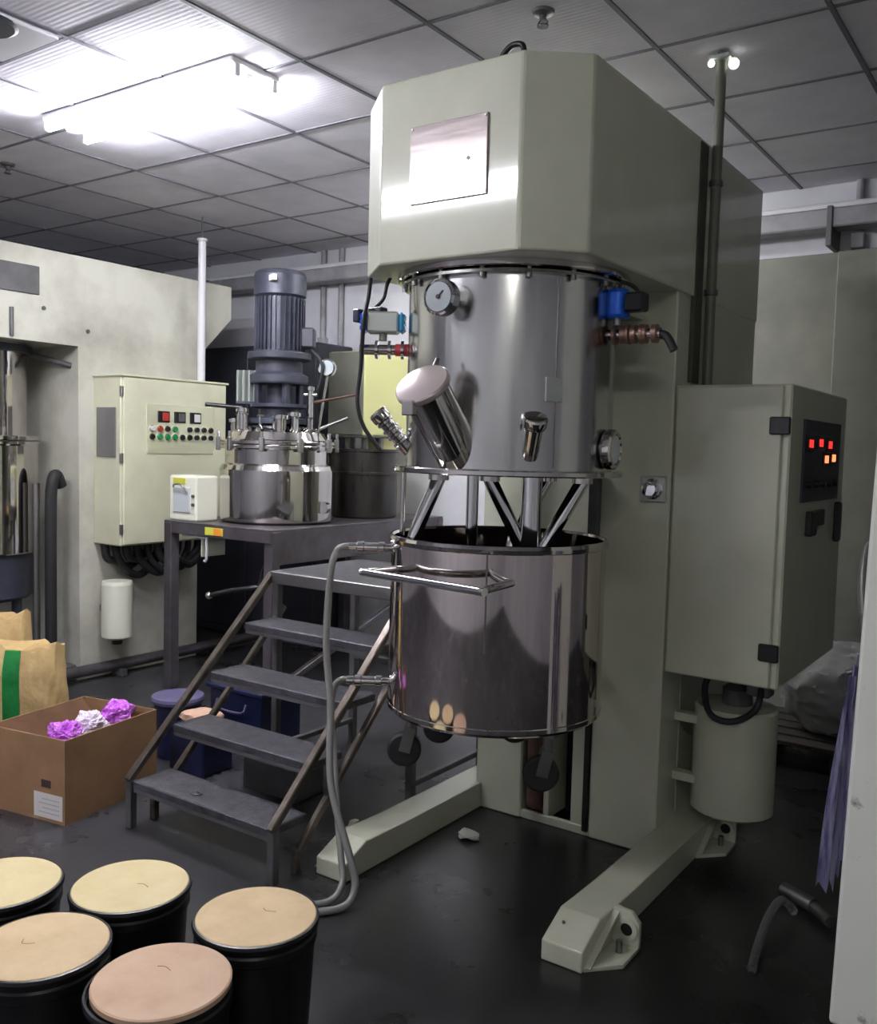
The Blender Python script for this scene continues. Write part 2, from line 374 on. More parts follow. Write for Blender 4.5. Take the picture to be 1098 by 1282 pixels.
# head housing, faceted plan
HB, HT = 2.075, 2.64
xl, xr = -2.07, -1.21
plan = [(-1.90, 2.36), (-1.385, 2.36), (xr - 0.01, 2.49), (xr, 3.34), (xr, 4.14), (xl, 4.14), (xl, 2.51)]
head = MB().prism(plan, HB, HT, 'z', bev=0.008).build('head_housing', 'cream', mx)
ip = MB().box((-1.778, 2.352, 2.248), (-1.495, 2.36, 2.484), bev=0.002).build('inspection_plate', 'steel_plate', head)
ip['label'] = 'brushed steel inspection plate'
MB().cyl((-1.56, 2.350, 2.36), (-1.56, 2.356, 2.36), 0.006, seg=10).build('plate_knob', 'black', head)
for x in (-1.77, -1.503):
    for z in (2.256, 2.476):
        MB().cyl((x, 2.349, z), (x, 2.356, z), 0.004, seg=8).build('screw', 'steel_dull', head)
MB().tube([(-1.49, 2.41, HT - 0.005), (-1.485, 2.41, HT + 0.02), (-1.455, 2.41, HT + 0.042), (-1.42, 2.41, HT + 0.035), (-1.41, 2.41, HT - 0.005)], 0.009, seg=8).build('lifting_eye', 'black', head)
# rear column: two uprights, back, side skins
MB().box((-1.495, 3.22, 0.0), (-1.222, 3.42, HB + 0.01), bev=0.006).build('upright', 'cream', mx)
MB().box((-2.012, 3.22, 0.0), (-1.795, 3.42, HB + 0.01), bev=0.006).build('upright', 'cream', mx)
MB().box((-2.012, 3.42, 0.0), (-1.222, 4.13, HB + 0.01), bev=0.006).build('column_body', 'cream', mx)
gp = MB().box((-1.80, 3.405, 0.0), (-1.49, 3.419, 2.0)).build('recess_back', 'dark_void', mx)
MB().box((-1.79, 3.27, 0.02), (-1.705, 3.40, 1.0), bev=0.01).build('lift_slide', 'rust', mx)
MB().cyl((-1.745, 3.25, 0.06), (-1.745, 3.25, 0.95), 0.035, seg=20).build('lift_ram', 'rust', mx)
MB().box((-1.70, 3.235, 0.02), (-1.676, 3.39, 1.0), bev=0.003).build('slide_guide', 'cream', mx)
MB().box((-1.578, 3.235, 0.02), (-1.515, 3.39, 1.0), bev=0.003).build('slide_guide', 'cream', mx)
MB().box((-1.80, 3.228, 0.0), (-1.49, 3.25, 0.035), bev=0.003).build('sill', 'cream', mx)
MB().box((-1.80, 3.26, 1.0), (-1.49, 3.40, 1.70), bev=0.004).build('lift_plate', 'cream', mx)
for x in (-1.76, -1.55): MB().box((x - 0.02, 3.102, 0.70), (x + 0.02, 3.28, 0.76), bev=0.004).build('lift_arm', 'grey_paint', mx)
MB().box((-1.52, 3.215, 0.02), (-1.497, 3.30, 0.60), bev=0.003).build('edge_strip', 'black', mx)
# vessel carrier arm between column and cover
MB().box((-1.95, 2.95, 1.98), (-1.34, 3.25, HB + 0.005), bev=0.01).build('carrier', 'cream', mx)
# feet
for s, xa, xb in ((-1, -2.115, -1.985), (1, -1.225, -1.092)):
    f = MB()
    f.prism([(2.35, 0.0), (2.35, 0.062), (2.47, 0.115), (2.72, 0.105), (3.9, 0.105), (3.9, 0.0)], xa, xb, 'x', bev=0.005)
    foot = f.build('foot_beam', 'cream', mx)
    xo = xa if s < 0 else xb
    for y0, y1 in ((2.40, 2.58), (3.34, 3.52))[:1 if s < 0 else 2]:
        b = MB(); yc = (y0 + y1) / 2; w = (0.04 if s < 0 else 0.085) * s
        # jacking pocket open to the front: base plate, sloping roof rim, rear cheek with a hole
        out = xo + w
        lo_, hi_ = min(xo, out), max(xo, out)
        b.prism([(xo, y0 - 0.04), (xo, y1), (out, y1), (out, y0 + 0.05)], 0.0, 0.014, 'z', bev=0.002)
        b.prism([(xo, 0.0), (out, 0.0), (out, 0.085), (xo + w * 0.7, 0.115), (xo, 0.118)], y1 - 0.02, y1, 'y', bev=0.003)
        b.prism([(y0 - 0.02, 0.014), (y1, 0.104), (y1, 0.118), (y0 - 0.035, 0.014)], min(xo, xo + 0.02 * s), max(xo, xo + 0.02 * s), 'x')
        b.lathe([(0.020, -0.004), (0.034, -0.002), (0.034, 0.006), (0.020, 0.008)], (xo + w * 0.55, y1 - 0.024, 0.062), (0, 1, 0), seg=18)
        MB().cyl((xo + w * 0.55, y1 - 0.0245, 0.062), (xo + w * 0.55, y1 - 0.019, 0.062), 0.019, seg=16).build('pocket_hole', 'black', foot)
        pk = b.build('jack_pocket', 'cream', foot)
        MB().cyl((xo + w * 0.55, y1 - 0.075, 0.012), (xo + w * 0.55, y1 - 0.075, 0.05), 0.010, seg=12).build('jack_screw', 'steel_dull', foot)
    MB().cyl(((xa + xb) / 2 - 0.03, 2.42, 0.09), ((xa + xb) / 2 - 0.03, 2.42, 0.098), 0.005, seg=8).build('foot_bolt', 'steel_dull', foot)
# vessel cover
ves = MB().lathe([(0, 2.05), (0.355, 2.05), (0.355, 1.425), (0.345, 1.425), (0.345, 2.03), (0, 2.03)], VC, seg=96).build('vessel_cover', 'steel_vessel', mx)
MB().lathe([(0.30, 2.078), (0.392, 2.078), (0.395, 2.074), (0.395, 2.056), (0.39, 2.052), (0.357, 2.05)], VC, seg=96).build('top_flange', 'steel', ves)
MB().lathe([(0.356, 2.048), (0.378, 2.046), (0.380, 2.036), (0.356, 2.034)], VC, seg=96).build('top_band', 'steel_vessel', ves)
MB().lathe([(0.345, 1.432), (0.392, 1.432), (0.395, 1.428), (0.395, 1.416), (0.392, 1.412), (0.31, 1.412), (0.31, 1.42), (0.345, 1.432)], VC, seg=96).build('bottom_flange', 'steel', ves)
b0 = None
for k in range(16):
    a = R(-150 + 22.5 * k + 8)
    p = VC + Vector((0.37 * math.cos(a), 0.37 * math.sin(a), 0))
    MB().cyl(p + Vector((0, 0, 2.022)), p + Vector((0, 0, 2.052)), 0.009, seg=6).build('flange_bolt', 'steel_dull', ves)
wa = R(-62)
MB().cyl(VC + Vector((0.3545 * math.cos(R(-36)), 0.3545 * math.sin(R(-36)), 1.44)), VC + Vector((0.3545 * math.cos(R(-36)), 0.3545 * math.sin(R(-36)), 2.03)), 0.0025, seg=6).build('weld_seam', 'steel_dull', ves)
# name plate on cover
a = R(-37); n = Vector((math.cos(a), math.sin(a), 0)); tdir = Vector((-math.sin(a), math.cos(a), 0)); c = VC + n * 0.3565 + Vector((0, 0, 1.685))
MB().beam(c - tdir * 0.028, c + tdir * 0.028, 0.075, 0.006, upv=n, bev=0.001).build('rating_plate', 'alu', ves)
# pressure gauge, front
fr = Vector((0, -1, 0))
g = VC + Vector((0, -0.355, 1.955))
MB().cyl(g, g + fr * 0.055, 0.014, seg=14).build('gauge_stem', 'steel', ves)
gd = (Vector((0.05, -1, 0.0))).normalized(); gc = g + fr * 0.05
gb = MB().lathe([(0, 0), (0.050, 0), (0.056, 0.006), (0.056, 0.04), (0.050, 0.046), (0.045, 0.040), (0, 0.040)], gc, gd, seg=40).build('gauge_case', 'chrome', ves)
MB().lathe([(0, 0.0405), (0.0445, 0.0405), (0.0445, 0.043), (0, 0.043)], gc, gd, seg=40).build('gauge_dial', 'dial', gb)
u, v, dd = basis(gd); cc = gc + gd * 0.0445
MB().beam(cc - Vector((0.006, 0, 0.004)), cc + Vector((0.018, 0, 0.018)), 0.004, 0.002, upv=gd).build('gauge_needle', 'ink', gb)
MB().cyl(cc, cc + gd * 0.003, 0.007, seg=12).build('needle_hub', 'ink', gb)
# feeding manhole, front, inclined
ax = Vector((0, -0.70, 0.71)).normalized()
pt = Vector((VC.x, 2.266, 1.682)); pb = pt - ax * 0.31
mh = MB().cyl(pb, pt, 0.074, seg=48).build('manhole_neck', 'steel', ves)
MB().lathe([(0.07, -0.012), (0.084, -0.012), (0.087, -0.006), (0.087, 0.006), (0.082, 0.011), (0.04, 0.016), (0, 0.017)], pt, ax, seg=48).build('manhole_lid', 'steel_plate', mh)
MB().cyl(pt + Vector((0, 0.055, 0.055)), pt + Vector((0, 0.075, 0.085)), 0.008, seg=10).build('lid_hinge', 'steel_dull', mh)
lowp = pt - Vector((0, 0.71, 0.70)) * 0.09
MB().box(lowp - Vector((0.02, 0.014, 0.03)), lowp + Vector((0.02, 0.012, 0.014)), bev=0.003).build('lid_clamp', 'steel', mh)
# inclined clamp port at 45 degrees
def port(ang, z, r, ln, tilt, mneck='steel', cap='steel', nm='port_neck', ring=False):
    n = Vector((math.cos(R(ang)), math.sin(R(ang)), 0)); axp = (n * math.cos(R(tilt)) + Vector((0, 0, math.sin(R(tilt))))).normalized()
    p0 = VC + n * 0.335 + Vector((0, 0, z)); p1 = p0 + axp * ln
    o = MB().cyl(p0, p1, r, seg=28).build(nm, mneck, ves)
    MB().lathe([(r * 0.6, -0.02), (r * 1.3, -0.02), (r * 1.38, -0.012), (r * 1.38, 0.008), (r * 1.25, 0.014), (r * 1.05, 0.016)] + ([(r * 0.9, 0.006), (0, 0.006)] if ring else [(0, 0.018)]), p1, axp, seg=32).build('port_cap', cap, o)
    return o, p1, axp
port(-48, 1.475, 0.028, 0.13, 58)
o, p1, axp = port(5, 1.505, 0.048, 0.042, 0, nm='sight_glass_neck', ring=True)
MB().lathe([(0, 0.008), (0.046, 0.008), (0.046, 0.011), (0, 0.011)], p1, axp, seg=28).build('sight_glass', 'glass', o)
o, p1, axp = port(222, 1.475, 0.024, 0.17, 48)
for k in range(4): MB().lathe([(0.025, -0.008), (0.031, -0.004), (0.031, 0.004), (0.025, 0.008)], p1 - axp * (0.03 + 0.028 * k), axp, seg=24).build('clamp_ring', 'chrome', o)
# actuated valves on both sides of the cover
def sidevalve(ang, z, flip, off=0.10):
    n = Vector((math.cos(R(ang)), math.sin(R(ang)), 0)); t = Vector((-n.y, n.x, 0))
    p = VC + n * 0.345 + Vector((0, 0, z))
    v = MB().cyl(p, p + n * 0.18, 0.018, seg=20).build('valve_pipe', 'steel', ves)
    for k in (0.03, 0.075, 0.12): MB().lathe([(0.02, -0.007), (0.032, -0.005), (0.032, 0.005), (0.02, 0.007)], p + n * k, n, seg=24).build('pipe_clamp', 'copper' if flip else 'chrome', v)
    if not flip: MB().cyl(p + n * 0.012, p + n * 0.055, 0.0215, seg=20).build('red_band', 'red', v)
    q = p + n * off + Vector((0, 0, 0.03))
    MB().cyl(q, q + Vector((0, 0, 0.03)), 0.014, seg=14).build('actuator_mount', 'steel_dull', v)
    c0 = q + Vector((0, 0, 0.062))
    h = 0.062
    return v, p, n, t, c0
v, p, n, t, c0 = sidevalve(212, 1.83, False)
bd = MB().beam(c0 - n * 0.055, c0 + n * 0.055, 0.075, 0.072, bev=0.006).build('actuator_body', 'alu', v)
bd['label'] = 'grey actuator body with blue ends'
for s in (-1, 1):
    MB().beam(c0 + n * 0.055 * s, c0 + n * 0.075 * s, 0.07, 0.068, bev=0.008).build('end_cap', 'teal' if s < 0 else 'blue', v)
    for k in (-0.02, 0.0, 0.02): MB().beam(c0 + n * 0.076 * s + Vector((0, 0, k - 0.006)), c0 + n * 0.076 * s + Vector((0, 0, k + 0.006)), 0.06, 0.004, upv=n).build('cap_rib', 'teal' if s < 0 else 'blue', v)
MB().box(c0 + n * 0.02 + Vector((-0.03, -0.02, 0.034)), c0 + n * 0.02 + Vector((0.03, 0.02, 0.052)), bev=0.004).build('solenoid', 'black', v)
MB().box(c0 + n * 0.085 + Vector((-0.014, -0.02, 0.0)), c0 + n * 0.085 + Vector((0.014, 0.02, 0.045)), bev=0.004).build('air_fitting', 'navy', v)
top = VC + n * 0.46 + Vector((0, 0, HB + 0.0))
MB().tube([c0 + n * 0.03 + Vector((0, 0, 0.05)), c0 + n * 0.0 + Vector((0, 0, 0.085)), c0 - n * 0.01 + Vector((0, 0, 0.13)), c0 + n * -0.03 + Vector((0, 0, 0.17)), c0 + n * -0.05 + Vector((0, 0, 0.20))], 0.0065, seg=8).build('air_hose', 'rubber', v)
MB().tube([c0 + n * 0.045 + Vector((0, 0, 0.20)), c0 + n * 0.052 + Vector((0, 0, 0.10)), c0 + n * 0.062 - t * -0.045 + Vector((0, 0, 0.0)), c0 + n * 0.075 + Vector((0, 0, -0.15)), c0 + n * 0.085 + Vector((0, 0, -0.27)), c0 + n * 0.06 + Vector((0, 0, -0.36)), c0 + n * 0.0 + Vector((0, 0, -0.44))], 0.0075, seg=8).build('hanging_cable', 'rubber', v)
v, p, n, t, c0 = sidevalve(4, 1.875, True, 0.035)
MB().lathe([(0, -0.04), (0.034, -0.04), (0.040, -0.03), (0.040, 0.040), (0.032, 0.052), (0, 0.052)], c0, (0, 0, 1), seg=24).build('actuator_body', 'blue', v)
MB().box(c0 + n * 0.06 + Vector((-0.02, -0.05, -0.025)), c0 + n * 0.06 + Vector((0.045, 0.0, 0.035)), bev=0.006).build('solenoid', 'black', v)
MB().box(c0 - n * 0.05 + Vector((-0.016, -0.03, -0.04)), c0 - n * 0.05 + Vector((0.014, 0.03, 0.03)), bev=0.004).build('limit_switch', 'black', v)
MB().cyl(c0 + n * 0.035, c0 + n * 0.075, 0.012, seg=12).build('link_pipe', 'steel_dull', v)
for k in range(4): MB().lathe([(0.012, -0.01), (0.03, -0.008), (0.03, 0.008), (0.012, 0.01)], p + n * (0.06 + 0.034 * k) + Vector((0, 0, 0.0)), n, seg=18).build('manifold_ring', 'copper', v)
MB().tube([p + n * 0.17, p + n * 0.20 + Vector((0, 0, -0.012)), p + n * 0.225 + Vector((0, 0, -0.055))], 0.014, seg=12).build('drain_spout', 'rubber', v)
MB().tube([c0 + Vector((0, 0, 0.045)), c0 + n * 0.01 + Vector((0, 0, 0.075)), c0 + n * 0.05 + Vector((0, 0, 0.06)), c0 + n * 0.07 + Vector((0, 0, 0.035))], 0.006, seg=8).build('air_hose', 'rubber', v)
# agitators: two planetary frames and two dispersing shafts
TBX, TBY = -1.655, 2.75
ag = [((-1.83, 2.63), (-1.885, 2.56)), ((-1.69, 2.74), (-1.60, 2.80)), ((-1.42, 2.91), (-1.51, 2.83)), ((-1.60, 2.99), (-1.68, 2.90))]
for (a, b) in ag:
    MB().tube([(a[0], a[1], 1.412), (a[0] * 0.97 + b[0] * 0.03, a[1] * 0.97 + b[1] * 0.03, 1.385), (b[0], b[1], 1.17), (b[0] * 0.93 + TBX * 0.07, b[1] * 0.93 + TBY * 0.07, 1.08), (b[0] * 0.85 + TBX * 0.15, b[1] * 0.85 + TBY * 0.15, 0.95)], 0.0245, seg=20, smooth=3).build('mixing_blade', 'chrome', mx)
    MB().cyl((a[0], a[1], 1.385), (a[0], a[1], 1.42), 0.036, seg=20).build('blade_collar', 'steel', mx)
for x, y, r in ((-1.728, 2.69, 0.021), (-1.562, 2.81, 0.036)):
    MB().cyl((x, y, 0.72), (x, y, 1.42), r, seg=24).build('dispersing_shaft', 'chrome', mx)
    MB().cyl((x, y, 0.70), (x, y, 0.715), 0.07, seg=24).build('disperser_disc', 'steel', mx)
MB().cyl((-1.93, 2.56, 1.19), (-1.93, 2.56, 1.42), 0.010, seg=14).build('guide_rod', 'steel', mx)
MB().box((-1.53, 3.19, 1.10), (-1.49, 3.23, 1.42), bev=0.004).build('stop_bracket', 'grey_paint', mx)
# push button on the upright
bt = MB().lathe([(0, 0), (0.040, 0), (0.042, 0.006), (0.040, 0.014), (0.032, 0.018), (0.032, 0.046), (0.026, 0.054), (0, 0.056)], (-1.283, 3.22, 1.366), (0, -1, 0), seg=28).build('button_housing', 'chrome', mx)
MB().box((-1.332, 3.205, 1.318), (-1.234, 3.221, 1.414), bev=0.004).build('button_plate', 'alu', bt)
# dark strip: shade of the gap beside the conduit, put into colour; side cover
MB().box((xr - 0.012, 3.345, 1.76), (xr + 0.006, 3.42, HT - 0.01), bev=0.002).build('gap_shade_strip', 'strip', mx)
MB().box((-1.235, 3.35, 1.75), (xr - 0.002, 4.125, HB + 0.01), bev=0.004).build('side_cover', 'cream', mx)

pc = thing('power_conduit', (-1.185, 3.455, 1.742), 'slim vertical grey conduit from control cabinet up to the ceiling', 'conduit')
MB().cyl((-1.185, 3.455, 1.742), (-1.185, 3.455, CEIL), 0.019, seg=16).build('pipe', 'olive', pc)
for z in (2.1, 2.5): MB().lathe([(0.019, -0.012), (0.025, -0.01), (0.025, 0.01), (0.019, 0.012)], (-1.185, 3.455, z), seg=16).build('coupling', 'grey_paint', pc)
sp = thing('glowing_pair', (-1.185, 3.455, CEIL - 0.05), 'two small glowing balls at the conduit top', 'spot lamp')
MB().box((-1.225, 3.42, CEIL - 0.03), (-1.145, 3.49, CEIL - 0.011), bev=0.004).build('clip', 'alu', sp)
for dx, dy, r in ((0.042, 0.025, 0.02), (-0.028, -0.016, 0.013)):
    MB().sphere((-1.185 + dx, 3.44 + dy, CEIL - 0.042), r, seg=14).build('glowing_ball', 'spot', sp)  # pair of small emissive balls under the ceiling

# ---- control cabinet hung on the mixer column
cb = thing('control_cabinet', (-1.02, 3.67, 0.69), 'cream control cabinet with black hinges hung on the tall mixer column', 'cabinet')
MB().box((-1.222, 3.235, 0.695), (-0.815, 4.10, 1.742), bev=0.006).build('cabinet_body', 'cream', cb)
dr = MB().box((-1.212, 3.222, 0.70), (-0.842, 3.236, 1.735), bev=0.004).build('door', 'cream', cb)
for z in (1.60, 0.824): MB().box((-0.880, 3.208, z - 0.03), (-0.812, 3.224, z + 0.03), bev=0.004).build('hinge', 'black', cb)
pn = MB().box((-0.816, 3.40, 1.335), (-0.806, 3.97, 1.63), bev=0.002).build('instrument_panel', 'dark_paint', cb)
for y0, z0, mm in ((3.47, 1.545, 'led'), (3.62, 1.55, 'led'), (3.77, 1.545, 'led'), (3.72, 1.49, 'led_hot'), (3.84, 1.495, 'led_hot')):
    q = MB().box((-0.807, y0 - 0.05, z0 - 0.028), (-0.800, y0 + 0.05, z0 + 0.028), bev=0.002).build('display', 'black', pn)
    for k in (-0.02, 0.012): MB().box((-0.801, y0 + k - 0.010, z0 - 0.014), (-0.798, y0 + k + 0.010, z0 + 0.014), bev=0.001).build('digit', mm, q)
for k in range(5):
    MB().cyl((-0.806, 3.46 + 0.1 * k, 1.40), (-0.786, 3.46 + 0.1 * k, 1.40), 0.014, seg=14).build('push_button', 'black', pn)
MB().box((-0.816, 3.50, 1.21), (-0.79, 3.58, 1.30), bev=0.004).build('switch_handle', 'black', cb)
MB().box((-0.816, 3.60, 1.24), (-0.80, 3.74, 1.30), bev=0.003).build('switch_plate', 'black', cb)
MB().box((-0.816, 3.96, 1.16), (-0.79, 4.0, 1.32), bev=0.006).build('door_lock', 'black', cb)
# ---- motor tank under the cabinet
TC = Vector((-1.02, 3.47, 0))
tk = thing('oil_tank', (TC.x, TC.y, 0.15), 'cream cylindrical oil tank bracketed to the mixer column below the cabinet', 'tank')
MB().lathe([(0, 0.155), (0.14, 0.155), (0.152, 0.165), (0.152, 0.55), (0.145, 0.56), (0, 0.562)], TC, seg=48).build('tank_body', 'cream', tk)
for z in (0.27, 0.50): MB().box((-1.226, TC.y - 0.10, z - 0.016), (TC.x - 0.09, TC.y - 0.05, z + 0.016), bev=0.003).build('bracket', 'cream', tk)
MB().lathe([(0, 0.56), (0.055, 0.56), (0.055, 0.62), (0.03, 0.64), (0.03, 0.68), (0, 0.69)], TC + Vector((0.0, 0.01, 0)), seg=24).build('pump_cap', 'grey_paint', tk)
MB().tube([(-1.10, 3.40, 0.695), (-1.11, 3.37, 0.62), (-1.06, 3.30, 0.55), (-0.98, 3.30, 0.54), (-0.92, 3.36, 0.58), (-0.91, 3.40, 0.66), (-0.91, 3.42, 0.70)], 0.012, seg=10).build('cable_loop', 'rubber', tk)
MB().box((-0.965, 3.39, 0.62), (-0.88, 3.46, 0.695), bev=0.005).build('cable_gland', 'grey_paint', tk)

# ---- tub
TB = Vector((-1.655, 2.75, 0))
tb = thing('mixing_tub', (TB.x, TB.y, 0), 'polished stainless mixing tub on castors under the mixer vessel', 'tub')
tubm = MB().lathe([(0, 0.585), (0.34, 0.585), (0.362, 0.592), (0.372, 0.612), (0.372, 1.182), (0.376, 1.186), (0.376, 1.196), (0.368, 1.198), (0.362, 1.19), (0.360, 0.63), (0, 0.62)], TB, seg=128).build('tub_body', 'steel_tub', tb)
MB().lathe([(0.371, 0.600), (0.3745, 0.604), (0.3745, 0.618), (0.371, 0.622)], TB, seg=96).build('base_band', 'steel', tubm)
MB().lathe([(0.371, 1.170), (0.378, 1.174), (0.380, 1.186), (0.376, 1.197), (0.370, 1.199)], TB, seg=96).build('rim', 'steel', tubm)
MB().tube([(-1.43, 2.47, 1.085), (-1.405, 2.25, 1.088), (-1.415, 2.235, 1.088), (-1.862, 2.302, 1.088), (-1.882, 2.318, 1.088), (-1.875, 2.47, 1.085)], 0.0125, seg=14, smooth=4).build('tub_handle', 'chrome', tb)
sA = R(-64)
MB().cyl(TB + Vector((0.3725 * math.cos(sA), 0.3725 * math.sin(sA), 0.86)), TB + Vector((0.3725 * math.cos(sA), 0.3725 * math.sin(sA), 1.17)), 0.003, seg=6).build('drip_streak', 'steel_dull', tubm)
nd = Vector((-0.84, -0.54, 0)).normalized()
for z in (1.142, 0.668):
    p = TB + nd * 0.365 + Vector((0, 0, z))
    nz = MB().cyl(p, p + nd * 0.07, 0.013, seg=16).build('nozzle', 'steel', tb)
    MB().lathe([(0.013, 0.03), (0.021, 0.032), (0.021, 0.05), (0.017, 0.055), (0.017, 0.10), (0.021, 0.105), (0.021, 0.125), (0.016, 0.13), (0.016, 0.155), (0.0, 0.156)], p, nd, seg=20).build('quick_coupling', 'chrome', nz)
for k, a in enumerate((-150, -30, 90, -90 - 120)):
    a = R(a + 10); c = TB + Vector((0.29 * math.cos(a), 0.29 * math.sin(a), 0))
    ca = MB().box(c + Vector((-0.045, -0.045, 0.572)), c + Vector((0.045, 0.045, 0.588)), bev=0.003).build('castor_plate', 'steel_dull', tb)
    MB().cyl(c + Vector((0, 0, 0.50)), c + Vector((0, 0, 0.575)), 0.018, seg=14).build('castor_stem', 'steel_dull', ca)
    w = Vector((0.57, -0.82, 0)); hv = Vector((0.82, 0.57, 0))
    for s in (-1, 1): MB().beam(c + w * 0.022 * s + Vector((0, 0, 0.52)), c + w * 0.022 * s - hv * 0.02 + Vector((0, 0, 0.435)), 0.006, 0.04, upv=hv).build('castor_fork', 'steel_dull', ca)
    MB().lathe([(0, -0.017), (0.052, -0.017), (0.06, -0.010), (0.06, 0.010), (0.052, 0.017), (0, 0.017)], c - hv * 0.02 + Vector((0, 0, 0.44)), w, seg=28).build('castor_wheel', 'rubber', ca)

# ================================================================== STEPS
SX0, SX1 = -2.94, -2.176
st = thing('step_platform', (-2.57, 2.9, 0), 'dark steel four-tread step platform standing beside the mixing tub', 'steps')
for k in range(4):
    y0 = 2.195 + 0.19 * k; z = 0.188 + 0.178 * k
    tr = MB().box((SX0 + 0.015, y0, z - 0.032), (SX1 - 0.015, y0 + 0.185, z), bev=0.004).build('tread', 'tread', st)
    MB().box((SX0 + 0.02, y0 + 0.002, z - 0.045), (SX1 - 0.02, y0 + 0.014, z - 0.03)).build('tread_lip', 'grey_paint', tr)
    if k == 0: MB().tube([(-2.66, 2.25, z + 0.003), (-2.63, 2.24, z + 0.003), (-2.61, 2.262, z + 0.003), (-2.64, 2.27, z + 0.003)], 0.0025, seg=6).build('scrape_mark', 'steel_dull', tr)
MB().box((SX0, 2.93, 0.892), (SX1, 3.55, 0.93), bev=0.005).build('top_deck', 'tread', st)
MB().box((SX0, 2.925, 0.875), (SX1, 2.945, 0.928), bev=0.003).build('deck_nosing', 'steel_dull', st)
for x in (SX0, SX1):
    MB().beam((x, 2.185, 0.185), (x, 2.945, 0.915), 0.030, 0.030, upv=(1, 0, 0), bev=0.004).build('stringer', 'stringer', st)
    MB().beam((x, 2.30, 0.05), (x, 3.02, 0.76), 0.026, 0.026, upv=(1, 0, 0), bev=0.004).build('lower_stringer', 'stringer', st)
    MB().beam((x, 2.20, 0.0), (x, 2.20, 0.19), 0.032, bev=0.003).build('front_leg', 'grey_paint', st)
    MB().beam((x, 2.31, 0.0), (x, 2.31, 0.085), 0.028, bev=0.003).build('brace_foot', 'stringer', st)
    MB().beam((x, 2.98, 0.0), (x, 2.98, 0.9), 0.034, bev=0.003).build('middle_leg', 'grey_paint', st)
    MB().beam((x, 3.52, 0.0), (x, 3.52, 0.9), 0.034, bev=0.003).build('rear_leg', 'grey_paint', st)
    MB().beam((x, 2.98, 0.12), (x, 3.52, 0.12), 0.025, bev=0.003).build('side_rail', 'grey_paint', st)
MB().beam((SX0, 3.52, 0.45), (SX1, 3.52, 0.45), 0.03, bev=0.003).build('cross_rail', 'grey_paint', st)

# ================================================================== HOSES
def up_pt(px, py, depth):
    d = Mt @ Vector(((px - 549) / F_PX, (py - 641) / F_PX, 1)); return Vector((0, 0, 1.5)) + d * depth
e1 = TB + nd * 0.51 + Vector((0, 0, 1.142)); e2 = TB + nd * 0.51 + Vector((0, 0, 0.668))
h1 = MB().tube([e1, e1 + nd * 0.03, e1 + nd * 0.055 + Vector((0, 0, -0.02)), (-2.135, 2.42, 1.04), (-2.13, 2.40, 0.80), (-2.08, 2.37, 0.60), (-2.01, 2.30, 0.36),
                (-1.90, 2.27, 0.16), (-1.862, 2.26, 0.07), (-1.862, 2.21, 0.018), (-1.92, 2.125, 0.0125), (-2.0, 2.035, 0.0125), (-2.03, 1.94, 0.0125)], 0.0125, seg=12, smooth=8).build('transfer_hose', 'hose')
tag(h1, 'grey clear hose hanging from the upper tub nozzle to the floor', 'hose')
h2 = MB().tube([e2, e2 + nd * 0.03, e2 + nd * 0.055 + Vector((0, 0, -0.03)), e2 + nd * 0.06 + Vector((0, -0.005, -0.12)), (-2.085, 2.40, 0.42), (-2.02, 2.345, 0.26), (-1.965, 2.305, 0.13),
                (-1.93, 2.275, 0.05), (-1.93, 2.215, 0.012), (-1.985, 2.135, 0.0115), (-2.06, 2.06, 0.0115), (-2.10, 1.97, 0.0115)], 0.0115, seg=12, smooth=8).build('drain_hose', 'hose')
tag(h2, 'grey clear hose hanging from the lower tub nozzle to the floor', 'hose')

